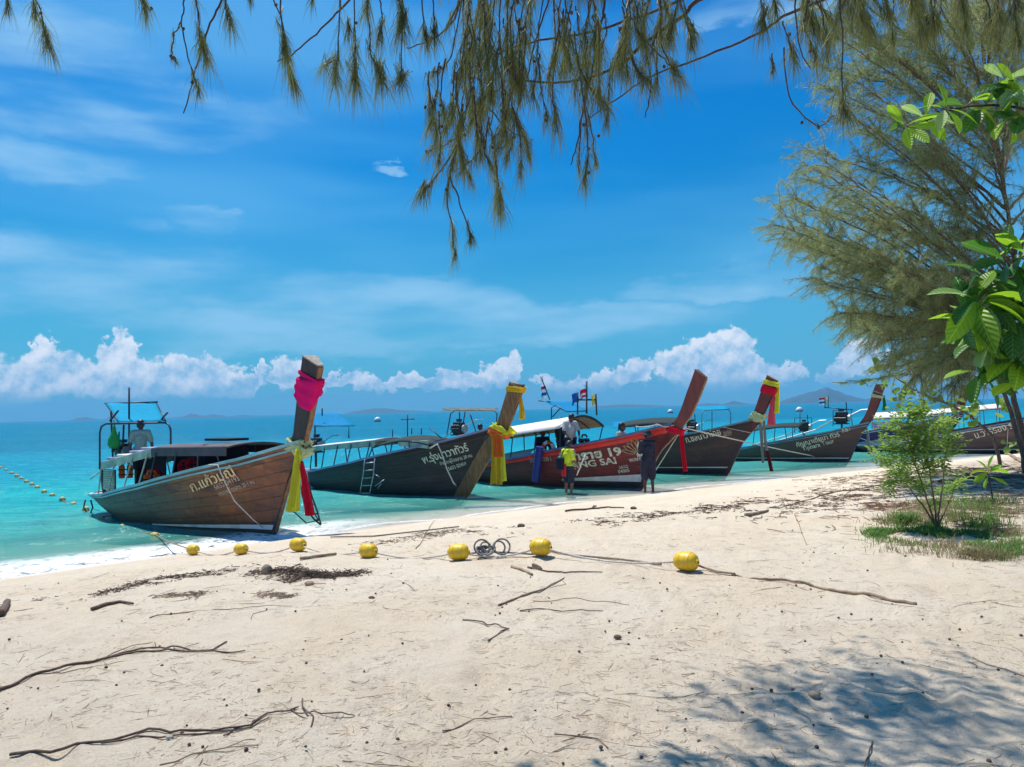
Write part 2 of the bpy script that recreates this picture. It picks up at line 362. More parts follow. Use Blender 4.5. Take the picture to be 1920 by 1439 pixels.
wv = N.m('ADD', N.m('MULTIPLY', N.noise(N.scl(P_, .45, 1, 1), 2.6, 4, .6), .5), N.m('ADD', N.m('MULTIPLY', N.noise(N.scl(P_, .6, 1, 1), 9, 3, .6), .16), N.m('MULTIPLY', N.noise(N.scl(P_, .3, 1, 1), .5, 3, .6), 1.2)))
bn = N.n('ShaderNodeBump'); bn.inputs['Distance'].default_value = .34; bn.inputs['Strength'].default_value = 1.0; N.put(bn.inputs['Height'], N.m('MULTIPLY', wv, N.ss(dep, 0, .35, .15, 1)))
dif = N.n('ShaderNodeBsdfDiffuse'); N.put(dif.inputs[0], c); N.put(dif.inputs['Normal'], bn.outputs[0])
trn = N.n('ShaderNodeBsdfTransparent'); N.put(trn.inputs[0], N.mix(N.ss(dep, 0, .5), (1, 1, 1), (.72, .97, .93)))
mx = N.n('ShaderNodeMixShader'); N.put(mx.inputs[0], op); t.links.new(trn.outputs[0], mx.inputs[1]); t.links.new(dif.outputs[0], mx.inputs[2])
gl = N.n('ShaderNodeBsdfGlossy'); gl.inputs['Roughness'].default_value = .10; N.put(gl.inputs['Normal'], bn.outputs[0])
fr = N.n('ShaderNodeFresnel'); fr.inputs[0].default_value = 1.33; N.put(fr.inputs['Normal'], bn.outputs[0])
mx2 = N.n('ShaderNodeMixShader'); N.put(mx2.inputs[0], N.m('MINIMUM', N.m('MULTIPLY', fr.outputs[0], .65), .22)); t.links.new(mx.outputs[0], mx2.inputs[1]); t.links.new(gl.outputs[0], mx2.inputs[2])
# foam: the broken wash along the edge and a few strings of bubbles behind it
fn = N.noise(P_, 3.2, 6, .7, dist=.6); fn2 = N.noise(N.scl(P_, 1, 1, 1), 14, 5, .7); low = N.noise(P_, .28, 2, .5)
edge = N.m('ADD', ofs, N.m('MULTIPLY', N.m('SUBTRACT', low, .5), 2.2))
leftside = N.ss(sxx := N.n('ShaderNodeSeparateXYZ').outputs[0], -2.5, -5.0, .16, 1.0); N.put(sxx.node.inputs[0], P_)
band = N.m('MULTIPLY', N.ss(edge, 1.9, .9), leftside)
fo = N.m('MULTIPLY', band, N.ss(N.m('ADD', N.m('MULTIPLY', fn, .65), N.m('MULTIPLY', fn2, .35)), .41, .50))
fo = N.m('MAXIMUM', fo, N.m('MULTIPLY', N.m('MULTIPLY', N.ss(N.m('ABSOLUTE', N.m('SUBTRACT', edge, .10)), .16, .03), .75), N.ss(fn2, .3, .6)))
fo = N.m('MAXIMUM', fo, N.m('MULTIPLY', N.m('MULTIPLY', N.ss(edge, 4.5, 1.0), .30), N.ss(N.noise(N.scl(P_, .8, 2.0, 1), 3.0, 6, .7), .58, .70)))
fd = N.n('ShaderNodeBsdfDiffuse'); fd.inputs[0].default_value = (.78, .79, .80, 1)
mx3 = N.n('ShaderNodeMixShader'); N.put(mx3.inputs[0], fo); t.links.new(mx2.outputs[0], mx3.inputs[1]); t.links.new(fd.outputs[0], mx3.inputs[2]); t.links.new(mx3.outputs[0], o_.inputs[0])
X, Y = polar(4, 5000, 300); DI = dist_in(X, Y); Rr = np.hypot(X, Y)
amp = np.clip((-DI)/6, 0.0, 1)
ph = X*.6*.9 - Y*.8*.9
Zw = amp*(.036*np.sin(ph*2.2+np.sin(X*.7)*1.3) + .024*np.sin(Y*4.1+X*1.4+np.cos(X*.9)) )*np.clip(1-Rr/120, 0, 1) + .004
water, used = sheet(X, Y, Zw, (DI < .6), 'sea_water', m_water)
set_attr(water, 'depth', np.maximum(0, -base_h(X, Y).reshape(-1)[used]+.0)); set_attr(water, 'offshore', -DI.reshape(-1)[used]); tag(water, kind='structure')
# islands on the horizon
m_isl = mat('island_forest', (.018, .05, .055), .9, .4, .02, bmp=0)
def island(pts, D, label, depth=500):
    # pts: ridge outline in the photograph; built as a hill massif with its own depth
    xs_ = [p[0] for p in pts]; mb = MB(); rows = []
    x0, x1 = xs_[0], xs_[-1]; n = 70
    hor = lambda x: 793 - 45*x/1900
    for j in range(11):
        v = j/10; row = []
        prof = math.sin(math.pi*v)**.8
        for i in range(n+1):
            x = x0+(x1-x0)*i/n; yy = np.interp(x, xs_, [p[1] for p in pts])
            h = max(0, (hor(x)-yy))/FP*D
            q = at(x, hor(x), D + depth*(v-.5)); q.z = -6 + (h+8)*prof*(1+.10*noise.noise((i*.35, v*3, D*.01))) + 4*noise.noise((i*.9, v*8, 2))*prof
            if i in (0, n): q.z = -6
            row.append(q)
        rows.append(row)
    mb.grid(rows); o = mb.build('island', m_isl, smooth=True)
    o['kind'] = 'structure'; o['label'] = label; return o
island([(1440,765),(1470,752),(1500,742),(1530,735),(1548,727),(1566,734),(1590,743),(1620,750),(1650,748),(1680,755),(1740,758)], 3300, 'steep blue island peak on the right horizon')
island([(1290,762),(1330,758),(1355,760),(1375,754),(1395,758),(1440,763)], 3700, 'low blue island ridge left of the peak')
island([(1080,769),(1130,763),(1170,760),(1230,762),(1290,765)], 4000, 'faint low island above the red boat')
island([(640,780),(660,774),(690,769),(720,767),(750,771),(800,773),(850,776),(900,773)], 4000, 'faint low island left of the second boat')
island([(310,786),(345,783),(358,777),(380,782),(400,779),(430,783),(460,780),(500,784),(600,785)], 3800, 'chain of low islets behind the first boat')
island([(130,791),(145,786),(160,784),(180,788),(200,790)], 3600, 'small islet left of the blue awning')
island([(195,790),(212,779),(225,783),(240,790)], 3900, 'pointed islet behind the blue awning')
# ------------------------------------------------------------------ materials
MT = {}
MT['dark_wood'] = mat('dark_wood', (.028, .017, .019), .5, .4, 3, stretch=(3, 3, .6), bmp=.006)
MT['brown_wood'] = mat('brown_wood', (.20, .095, .035), .5, .45, 4, stretch=(5, 5, .6), bmp=.008, dirt=((.08, .04, .02), .7))
MT['maroon_wood'] = mat('maroon_wood', (.125, .018, .018), .42, .3, 3, stretch=(3, 3, .6), bmp=.004, dirt=((.07, .02, .018), .5))
MT['grey_wood'] = mat('grey_wood', (.34, .30, .25), .8, .35, 6, stretch=(1, 4, 4), bmp=.01)
MT['deck_wood'] = mat('deck_wood', (.38, .31, .24), .7, .35, 4, stretch=(.6, 6, 6), bmp=.006)
MT['metal_dark'] = mat('dark_steel_pipe', (.035, .04, .06), .45, .4, 9, metal=.3, bmp=.002)
MT['metal_grey'] = mat('galvanised_steel', (.42, .43, .45), .4, .3, 12, metal=.7, bmp=.002)
MT['engine'] = mat('oily_engine_metal', (.035, .035, .04), .42, .5, 14, metal=.5, bmp=.004, dirt=((.12, .06, .03), .5))
MT['blue_tarp'] = cloth('blue_tarp', (.01, .36, .66), .45)
MT['cyan_tarp'] = cloth('cyan_tarp', (.01, .50, .74), .5)
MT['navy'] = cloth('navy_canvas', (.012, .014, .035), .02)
MT['green_canvas'] = cloth('dark_green_canvas', (.03, .05, .05), .05)
MT['white'] = mat('white_roof_paint', (.78, .74, .70), .55, .1, 3, dirt=((.45, .38, .30), .35))
MT['orange_board'] = mat('varnished_ceiling_board', (.42, .17, .06), .45, .3, 3, stretch=(.5, 7, 7))
MT['pale_green'] = mat('pale_green_paint', (.36, .43, .34), .6, .2, 3, dirt=((.16, .17, .13), .5))
MT['lilac'] = mat('lilac_paint', (.30, .26, .42), .55, .2, 3, dirt=((.14, .12, .2), .5))
MT['cyan_paint'] = mat('pale_turquoise_paint', (.22, .46, .50), .5, .2, 3, dirt=((.10, .22, .25), .5))
MT['blue_paint'] = mat('blue_gunwale_paint', (.09, .14, .34), .5, .25, 3, dirt=((.05, .06, .12), .5))
MT['bluegrey'] = mat('blue_grey_paint', (.14, .26, .34), .5, .25, 3, dirt=((.06, .10, .14), .5))
MT['red_paint'] = mat('red_strake_paint', (.80, .03, .02), .42, .2, 3, dirt=((.22, .02, .02), .4))
MT['black_paint'] = mat('black_bottom_paint', (.012, .013, .022), .5, .4, 3)
MT['white_paint'] = mat('white_line_paint', (.72, .70, .68), .5, .12, 5, dirt=((.35, .33, .3), .4))
MT['letter'] = mat('cream_lettering', (.74, .68, .54), .7, .18, 14, bmp=0, dirt=((.26, .20, .16), .75))
MT['letter_gold'] = mat('gold_lettering', (.74, .50, .25), .7, .18, 14, bmp=0, dirt=((.25, .13, .07), .6))
MT['letter_faint'] = mat('faded_lettering', (.50, .36, .27), .6, .2, 20, bmp=0)
MT['magenta'] = cloth('magenta_cloth', (.90, .01, .24), .45)
MT['red'] = cloth('red_cloth', (.80, .01, .05), .35)
MT['yellow'] = cloth('yellow_cloth', (.85, .62, .04), .5)
MT['lime'] = cloth('lime_cloth', (.92, .95, .08), .55)
MT['pale'] = cloth('pale_green_cloth', (.55, .66, .38), .3)
MT['pink'] = cloth('pink_cloth', (.85, .16, .26), .35)
MT['orange'] = cloth('orange_cloth', (.85, .18, .03), .3)
MT['greencloth'] = cloth('green_cloth', (.03, .35, .10), .3)
MT['greycloth'] = cloth('grey_cloth', (.35, .40, .38), .2)
MT['rope'] = mat('pale_rope', (.55, .50, .44), .9, .3, 40, bmp=.002)
MT['darkrope'] = mat('brown_rope', (.26, .20, .14), .9, .3, 40, bmp=.002)
MT['skin'] = mat('brown_skin', (.20, .09, .055), .55, .12, 8, bmp=0)
MT['skin_dark'] = mat('dark_skin', (.085, .04, .03), .55, .12, 8, bmp=0)
MT['hair'] = mat('black_hair', (.008, .008, .014), .5, .3, 30)
MT['foam_blue'] = mat('blue_foam_fender', (.012, .02, .20), .5, .15, 4)
def hullmat(name, bow, stern, x0=-5.5, x1=-1.0, dirt=(.03, .02, .02), da=.6, rough=.42):
    m, N, b, o = new_mat(name)
    co = N.n('ShaderNodeTexCoord').outputs['Object']; s = N.n('ShaderNodeSeparateXYZ'); N.put(s.inputs[0], co)
    oi = N.n('ShaderNodeObjectInfo').outputs['Random']
    cs = N.v('ADD', N.scl(co, .55, .5, 2.4), N.v('MULTIPLY', N.n('ShaderNodeCombineXYZ').outputs[0], (1, 1, 1)))
    off = N.n('ShaderNodeCombineXYZ'); N.put(off.inputs[0], N.m('MULTIPLY', oi, 40)); cs = N.v('ADD', cs, off.outputs[0])
    g = N.noise(cs, 1.6, 6, .65); fine = N.noise(cs, 9, 5, .7)
    f = N.ss(N.m('ADD', s.outputs[0], N.m('MULTIPLY', N.m('SUBTRACT', g, .5), 3.0)), x0, x1)
    c = N.mix(f, stern, bow); c = N.mix(N.m('MULTIPLY', N.m('MULTIPLY', f, N.ss(N.noise(N.scl(co, .7, 1, 2.2), 1.1, 4, .6), .50, .62)), .55), c, (bow[0]*1.9, bow[1]*2.1, bow[2]*1.6))
    c = N.mix(N.m('MULTIPLY', oi, .4), c, tuple(x*.45 for x in bow))
    c = N.mix(N.m('MULTIPLY', N.ss(g, .5, .68), da), c, dirt)
    c = N.mix(N.m('MULTIPLY', N.ss(fine, .55, .75), .25), c, tuple(min(1, x*1.9+.02) for x in bow))
    stn = N.m('MULTIPLY', N.ss(N.noise(N.scl(co, 5, 5, .35), 2.0, 4, .6), .52, .72), .5)
    c = N.mix(stn, c, dirt)
    scr = N.ss(N.noise(N.scl(co, 1.1, 1, 16), 3.0, 6, .75), .60, .70)
    c = N.mix(N.m('MULTIPLY', scr, .55), c, tuple(x*.25+.14 for x in bow))
    blot = N.ss(N.noise(N.scl(co, .9, 1, 1.3), 1.4, 5, .7), .54, .64); c = N.mix(N.m('MULTIPLY', blot, .45), c, tuple(x*.4 for x in stern))
    tide = N.ss(N.m('ADD', s.outputs[2], N.m('MULTIPLY', N.m('SUBTRACT', fine, .5), .25)), .30, .12); c = N.mix(N.m('MULTIPLY', tide, .6), c, (.02, .028, .02))
    N.put(b.inputs['Base Color'], c); N.put(b.inputs['Roughness'], N.m('MULTIPLY_ADD', g, .35, rough-.05))
    bump(N, b, fine, .006); return m
# ------------------------------------------------------------------ letters
def text_mesh(s, size, bold=.0, shear=0, spacing=1.0):
    cu_ = bpy.data.curves.new('lettering', 'FONT'); cu_.body = s; cu_.size = size; cu_.offset = bold*size; cu_.shear = shear; cu_.space_character = spacing
    cu_.resolution_u = 3
    ob = bpy.data.objects.new('lettering', cu_); C.objects.link(ob)
    bpy.context.view_layer.update()
    me = bpy.data.meshes.new_from_object(ob.evaluated_get(bpy.context.evaluated_depsgraph_get()))
    V = [v.co.copy() for v in me.vertices]; F = [tuple(p.vertices) for p in me.polygons]
    bpy.data.objects.remove(ob); bpy.data.curves.remove(cu_); bpy.data.meshes.remove(me)
    return V, F
# ------------------------------------------------------------------ the long-tail boat
HEAD = R(-38)
UU = Vector((math.cos(HEAD), math.sin(HEAD), 0)); NN = Vector((-UU.y, UU.x, 0))
GX = [-7.2, -6.4, -5.3, -3.3, -.2, 1.0, 1.3]; GZ = [.53, .54, .62, .93, 1.53, 1.86, 1.95]
class Boat:
    def __init__(s, px, py, label, cfg):
        d = ray(px, py); p = CAM + d*(-CH/d.z); s.P = Vector((p.x, p.y, 0)); s.c = cfg
        s.root = thing('longtail_boat', label, 'boat', s.P, HEAD, 'long-tail boats moored along the beach')
        s.beam = cfg.get('beam', 1.0); s.hull()
        s.prow()
    def world(s, q): q = Vector(q); return s.P + UU*q.x + NN*q.y + Vector((0, 0, q.z))
    def L(s, px, py, y=0.):        # local point seen at (px, py) on the fore-and-aft plane y
        d = ray(px, py); t = ((s.P-CAM).dot(NN)+y)/d.dot(NN); q = CAM+d*t-s.P
        return Vector((q.dot(UU), y, q.z))
    def gun(s, x): return float(np.interp(x, GX, GZ)) + s.c.get('dz', 0)
    def xstem(s, z): return float(np.interp(z, [-.4, 0, 1.05, 1.9, 2.2], [-.3, 0, .50, 1.05, 1.2]))
    def xstern(s, z): return float(np.interp(z, [-.4, 0, .5, .7], [-5.9, -6.4, -7.05, -7.15]))
    def prm(s, S):
        x = -7.1 + 8.15*S; g = s.gun(x); k = -.34 + .22*max(0, .25-S)/.25 + .06*max(0, S-.85)/.15
        return g, k
    def hb(s, S): return s.beam*float(np.interp(S, [0, .03, .08, .2, .38, .55, .7, .82, .92, 1], [.30, .52, .66, .82, .92, .90, .76, .54, .28, .08]))
    def pt(s, S, t, side=-1, off=0.):
        g, k = s.prm(S); z = k+(g-k)*t; x0 = s.xstern(z); x1 = s.xstem(z); x = x0+(x1-x0)*S
        e = float(np.interp(S, [0, .15, .5, .75, .92, 1], [.55, .42, .36, .5, .8, 1.0])); w = s.hb(S)*(max(t, 0)**e)*(1+.06*math.sin(math.pi*t)) + off
        return Vector((x, side*w, z))
    def surf(s, x, z, off=.012, side=-1):
        S = .5
        for _ in range(8):
            S = min(1, max(0, (x-s.xstern(z))/(s.xstem(z)-s.xstern(z))))
        g, k = s.prm(S); t = (z-k)/(g-k); p = s.pt(S, t, side, off); return Vector((x, p.y, z))
    def hull(s):
        T = [0, .14, .26, .38, .50, .62, .74, .87, 1.0]; SS = [i/44 for i in range(45)]
        for k in range(8):
            for side in (-1, 1):
                o1 = .005+.002*(k % 2); rows = [[], [], [], []]
                for S in SS:
                    a = s.pt(S, T[k], side, o1+.006); m_ = s.pt(S, (T[k]+T[k+1])/2, side, o1+.005); bb = s.pt(S, T[k+1]-.004, side, o1)
                    inn = s.pt(S, T[k], side, -.012); inn2 = s.pt(S, T[k+1]-.006, side, -.012)
                    rows[0].append(inn); rows[1].append(a); rows[2].append(m_); rows[3].append(bb)
                    if len(rows) < 5: rows.append([])
                    rows[4].append(inn2)
                if side > 0: rows = [r[::-1] for r in rows]
                mats = s.c['planks'](k)
                s.mb(rows).build('plank', mats, s.root, smooth=False)
        # inner skin, transom and floor
        m = MB(); m.grid([[s.pt(S, t, -1, -.03) for S in SS] for t in (0, .2, .4, .6, .8, .99)][::-1]); m.grid([[s.pt(S, t, 1, -.03) for S in SS] for t in (0, .2, .4, .6, .8, .99)])
        m.build('inner_hull', s.c.get('inner', MT['dark_wood']), s.root)
        m = MB(); ts = [0, .25, .5, .75, 1]; m.grid([[s.pt(0, t, -1, .01), s.pt(0, t, 0, 0)+Vector((-.05, 0, 0)), s.pt(0, t, 1, .01)] for t in ts]); m.build('transom', s.c.get('inner', MT['dark_wood']), s.root, solid=.04)
        fl = []
        for i in range(24):
            x0 = -6.9+i*.29; z = s.gun(x0)-.34 if x0 > -5 else .30
            z = max(.20, min(z, .30+max(0, (x0+3.5)*.12))); w = abs(s.surf(x0+.13, z, -.06).y)
            if w > .06: m = MB(); m.box((x0+.13, 0, z), (.27, 2*w, .03)); m.build('floor_board', MT['deck_wood'], s.root)
        # foredeck
        m = MB(); rows = []
        for S in [.80, .85, .9, .95, .99]: rows.append([s.pt(S, .97, -1, -.04), s.pt(S, .985, 0)+Vector((0, 0, .02)), s.pt(S, .97, 1, -.04)])
        m.grid(rows); m.build('foredeck', MT['deck_wood'], s.root, solid=.03)
        # gunwale rails
        for nm, t0, h, o, mt in (('gunwale', 1.0, .055, .045, s.c['rail']), ('rubbing_strake', .93, .035, .035, s.c.get('strake', s.c['rail']))):
            for side in (-1, 1):
                m = MB(); rows = [[], [], [], [], []]
                for S in [i/50 for i in range(51)]:
                    p = s.pt(S, t0, side); sd = Vector((0, side, 0))
                    for r_, (oy, oz) in zip(rows, ((-.05, -h), (o, -h), (o, 0), (-.05, 0), (-.05, -h))): r_.append(p+sd*oy+Vector((0, 0, oz+.01)))
                if side > 0: rows = rows[::-1]
                m.grid(rows); m.add([rows[i][0] for i in range(4)], [(0, 1, 2, 3)])
                m.build(nm, mt, s.root)
        # stern rail closes the two gunwales in a curve
        m = MB(); a = s.pt(0, 1, -1); q = s.pt(0, 1, 1); pts = [Vector((a.x-.16*math.sin(math.pi*u), a.y+(q.y-a.y)*u, a.z-.02)) for u in [i/10 for i in range(11)]]
        m.tube(pts, .045, 6); m.build('stern_rail', s.c['rail'], s.root)
        bt = s.c.get('boot')
        if bt:      # painted line at the water
            x0, z0a, z0b, z1a, z1b = bt; m = MB(); ra = []; rb = []
            for i in range(31):
                u = i/30; x = x0+(-.02-x0)*u; za = z0a+(z1a-z0a)*u; zb = z0b+(z1b-z0b)*u
                ra.append(s.surf(min(x, s.xstem(za)-.02), za, .026)); rb.append(s.surf(min(x+.06, s.xstem(zb)-.02), zb, .026))
            m.grid([ra, rb]); m.build('waterline_stripe', MT['white_paint'], s.root)
    def mb(s, rows): m = MB(); m.grid(rows); return m
    def edges(s, z):        # back x, front x, half thickness at back and at front
        c = s.c; dep = c.get('pd', .50); Zt = [-.35, 0, 1.05, 1.65, 2.1, 2.67, 3.5]
        Xf = c.get('xf', [-.22, .05, .56, .98, 1.18, 1.36, 1.60])
        xf = float(np.interp(z, Zt, Xf)); lo = c.get('stem', .30)
        d = float(np.interp(z, [0, 1.5, 1.95, 2.6], [lo, lo+.04, dep*.84, dep]))
        tb = float(np.interp(z, [0, 1.4, 1.9, 3.3], [c.get('lowt', .035), c.get('lowt', .07), .10, c.get('tb', .19)])); tf = float(np.interp(z, [0, 2.0, 3.3], [.035, .06, c.get('tf', .09)]))
        return xf-d, xf, tb, tf
    def section(s, z, off=0., dzc=(0, 0)):
        xb, xf, tb, tf = s.edges(z)
        return [Vector((xb-off, -tb-off, z)), Vector((xf+off, -tf-off, z)), Vector((xf+off, tf+off, z)), Vector((xb-off, tb+off, z))]
    def prow(s):
        c = s.c; zt = c.get('top', 3.35); dr = c.get('drop', .18)
        zs = [-.35, 0, .4, .8, 1.2, 1.5, 1.75, 2.0, 2.3, 2.7, 3.0, zt]
        rings = []
        for z in zs:
            q = s.section(z)
            if z == zt: q[1].z -= dr; q[2].z -= dr; e1 = s.edges(zt-dr); q[1].x = q[2].x = e1[1]
            elif z > zt-.5: pass
            rings.append(q)
        m = MB(); vs = [p for r_ in rings for p in r_]; fs = []
        for i in range(len(zs)-1):
            for k in range(4): fs.append((i*4+k, i*4+(k+1) % 4, (i+1)*4+(k+1) % 4, (i+1)*4+k))
        m.add(vs, fs); m.build('prow', c['prow'], s.root, bevel=.012)
        q = rings[-1]; up = Vector((0, 0, .03)); m = MB(); cen = (q[0]+q[1]+q[2]+q[3])/4
        q2 = [cen+(p-cen)*1.05 for p in q]; m.hexa(q2+[p+up for p in q2]); m.build('prow_cap', c.get('cap', MT['grey_wood']), s.root, bevel=.006)
        # wooden face strip along the leading edge
        m = MB(); rows = [[], []]
        for z in np.linspace(.05, zt-dr-.02, 16):
            xb, xf, tb, tf = s.edges(float(z)); rows[0].append(Vector((xf+.012, -tf*.9, z))); rows[1].append(Vector((xf+.012, tf*.9, z)))
        m.grid(rows); m.build('stem_facing', c.get('face', MT['brown_wood']), s.root, solid=.02)
    # ---- dressing
    def wrap(s, name, mt, z0, z1, lbl, cat='scarf', sag=.0, off=.02, ruff=.012, slope=0.):
        m = MB(); rows = []; n = 28; seed = rng.random()*50
        for j in range(9):
            v = j/8; row = []
            for i in range(n+1):
                u = (i % n)/n*4; k = int(u) % 4; f = u-int(u)
                lo = z0 - sag*max(0, math.sin(math.pi*min(1, u/1.75)))**.8
                z = lo+(z1-lo)*v
                q = s.section(z, off+ruff*(.5+noise.noise((u*3, v*5+z*3, seed)))+.006*math.sin(math.pi*v)); a = q[k]; b_ = q[(k+1) % 4]
                p = a+(b_-a)*f
                p += (p-(q[0]+q[2])*.5).normalized()*.010*math.sin(v*15+u*2.2+3*noise.noise((u*1.5, v, seed))); p.z += slope*(p.x-q[0].x)/max(.1, q[1].x-q[0].x) + ruff*1.5*noise.noise((u*2.5, v*2, seed+9))
                row.append(s.world(p))
            rows.append(row)
        m.grid(rows[::-1]); o = m.build(name, mt, smooth=True, solid=.008); tag(o, lbl, cat); return o
    def rib(s, name, mt, pts, w0, w1, lbl, cat='ribbon', par=None, y=-.15, folds=5, local=False):
        # a hanging gathered cloth; pts are photograph points, w in metres
        P = [Vector(p) if local else s.L(*p, y) for p in pts]; m = MB(); n = 14; rows = []; sd = rng.random()*99
        K = 14
        for j in range(K+1):
            v = j/K; f = v*(len(P)-1); i0 = min(int(f), len(P)-2); c = P[i0]+(P[i0+1]-P[i0])*(f-i0); w = w0+(w1-w0)*v
            row = []
            for i in range(n+1):
                u = i/n-.5
                row.append(s.world(c+Vector((u*w*.8+.012*noise.noise((v*4, sd, u*3)), math.sin(u*folds*6.28+sd+v*1.2)*(.022+.03*v)+u*w*.3, -.11*w1*2*abs(noise.noise((u*9, sd, 1)))*max(0, v-.85)/.15))))
            rows.append(row)
        m.grid(rows); o = m.build(name, mt, par, smooth=True, solid=.006)
        if par is None: tag(o, lbl, cat)
        return o
    def tubes(s, name, mt, lines, r, parent=True, n=6, smooth=True):
        if name == 'mast':
            for ln in lines: q = MB(); q.tube(ln, r, n); q.build(name, mt, s.root, smooth=smooth)
            return
        m = MB()
        for ln in lines: m.tube(ln, r, n)
        return m.build(name, mt, s.root if parent else None, smooth=smooth)
    def text(s, txt, x, z, ang, size, mt, bold=.01, shear=0, spacing=1.0, off=.036, part='lettering', sx=1.0):
        V, F = text_mesh(txt, size, bold, shear, spacing); m = MB(); ca, sa = math.cos(ang), math.sin(ang)
        vs = []
        for v in V:
            xx = x+v.x*sx*ca-v.y*sa; zz = z+v.x*sx*sa+v.y*ca; vs.append(s.surf(xx, zz, off))
        m.add(vs, F); return m.build(part, mt, s.root)
    def hit(s, px, py):
        y = -.7
        for _ in range(8): q = s.L(px, py, y); y = .5*y+.5*s.surf(q.x, q.z, .03).y
        return s.L(px, py, y)
    def textfit(s, txt, p0, p1, hpx, mt, bold=.01, shear=0):
        a = s.hit(*p0); b_ = s.hit(*p1); c_ = s.hit(p0[0], p0[1]-hpx); size = (c_-a).length/.72
        V, F = text_mesh(txt, size, bold, shear); wd = max(v.x for v in V)-min(v.x for v in V); ang = math.atan2(b_.z-a.z, b_.x-a.x)
        s.text(txt, a.x, a.z, ang, size, mt, bold, shear, sx=math.hypot(b_.x-a.x, b_.z-a.z)/wd)
    def engine(s, x, y, z, sc=1.0, ang=0.):
        rt = s.root; Rz = Matrix.Rotation(ang, 3, 'Z')
        def q(a, b_, c_): return Vector((x, y, z))+Rz @ Vector((a, b_, c_))*sc
        m = MB(); m.box(q(0, 0, .18), (.50*sc, .26*sc, .24*sc), Rz); m.box(q(.02, 0, .36), (.44*sc, .18*sc, .14*sc), Rz); m.box(q(0, 0, .02), (.38*sc, .22*sc, .12*sc), Rz); o = m.build('engine_block', MT['engine'], rt, bevel=.02); rt = o
        m = MB()
        for i in range(4): m.tube([q(-.16+i*.11, -.10, .34), q(-.16+i*.11, -.20, .30), q(-.16+i*.11, -.22, .20)], .025*sc, 6)
        m.tube([q(-.2, -.22, .2), q(.22, -.22, .2)], .03*sc, 6); m.build('exhaust_manifold', MT['engine'], rt)
        m = MB(); m.tube([q(.22, -.22, .2), q(.26, -.22, .45), q(.24, -.2, .80)], .022*sc, 6); m.build('exhaust_pipe', MT['metal_dark'], rt)
        m = MB(); m.lathe([(.0, -.04), (.15, -.04), (.15, .04), (.0, .04)], (0, 0, 0), 'x', 14); m.v = [tuple(q(.30, 0, .2)+Rz @ Vector(v)*sc) for v in m.v]; m.build('flywheel', MT['metal_grey'], rt)
        m = MB(); m.lathe([(0, -.05), (.10, -.05), (.11, .05), (.0, .06)], (0, 0, 0), 'z', 12); m.v = [tuple(q(-.02, .06, .50)+Vector(v)*sc) for v in m.v]; m.build('air_filter', MT['metal_dark'], rt)
        m = MB(); m.tube([q(-.25, 0, .15), q(-1.0, .1, -.25), q(-2.9, .3, -.80)], .03*sc, 6); m.build('drive_shaft', MT['metal_grey'], s.root)
        m = MB(); m.tube([q(.3, .05, .3), q(.7, .1, .5), q(1.05, .12, .52)], .018*sc, 6); m.build('tiller', MT['metal_grey'], rt)
        m = MB(); m.tube([q(0, 0, 0), q(0, 0, -.5)], .04*sc, 6); m.box(q(0, 0, -.02), (.5*sc, .34*sc, .04*sc), Rz); m.build('engine_mount', MT['metal_dark'], s.root)
def roof(bt, x0, x1, z0, z1, hw, camber, mt, under=None, skirt=0., nx=14, ny=9, name='roof', th=.03, arch=0., skirtm=None, skew=0., flare=0.):
    m = MB(); rows = []
    for i in range(nx+1):
        u = i/nx; x = x0+(x1-x0)*u; z = z0+(z1-z0)*u+arch*math.sin(math.pi*u)
        rows.append([Vector((x+skew*u*(j/ny), (hw+flare*u)*(2*j/ny-1)+flare*u, z+(camber+flare*.3*u)*(1-(2*j/ny-1)**2))) for j in range(ny+1)])
    m.grid(rows); o = m.build(name, mt, bt.root, smooth=True, solid=th); bt.roof_ = o
    if under:
        m = MB(); m.grid([[p-Vector((0, 0, th*.5+.004)) for p in r_] for r_ in rows]); m.build('ceiling_board', under, o)
        m = MB()
        for i in range(0, nx+1, 2): m.tube([p-Vector((0, 0, th*.5+.02)) for p in rows[i]], .016, 5)
        m.build('roof_rib', MT['metal_dark'], o)
    if skirt:
        for sd in (0, -1):
            m = MB(); top = [r_[sd] for r_ in rows]; m.grid([top, [p-Vector((0, 0, skirt)) for p in top]]); m.build('fascia', skirtm or mt, o, solid=.02)
    return rows
def posts(bt, rows, idx, zb=None, r=.018, mt=None):
    for i in idx:
        for sd in (0, -1):
            p = rows[i][sd]; q = bt.surf(p.x, bt.gun(p.x)-.03, -.04, -1 if sd == 0 else 1) if p.x < .9 else p
            m = MB(); m.tube([(p.x, p.y*.98, p.z), (q.x, q.y, q.z)], r, 6); m.build('roof_post', mt or MT['metal_dark'], bt.roof_)
def benches(bt, xs_, mt=None):
    for x in xs_:
        z = bt.gun(x)-.14; w = abs(bt.surf(x, z, -.05).y); m = MB(); m.box((x, 0, z), (.24, 2*w, .035)); m.build('bench', mt or MT['deck_wood'], bt.root, bevel=.006)
def sheet4(bt, name, mt, P, sag=.05, parent=True, n=8, solid=.01):
    a, b_, c_, d = [Vector(p) for p in P]; m = MB(); rows = []
    for j in range(n+1):
        v = j/n; rows.append([(a.lerp(b_, i/n)).lerp(d.lerp(c_, i/n), v)-Vector((0, 0, sag*math.sin(math.pi*i/n)*math.sin(math.pi*v)+.015*noise.noise((i*.7, j*.7, sag*50)))) for i in range(n+1)])
    m.grid(rows); return m.build(name, mt, bt.root, smooth=True, solid=solid)
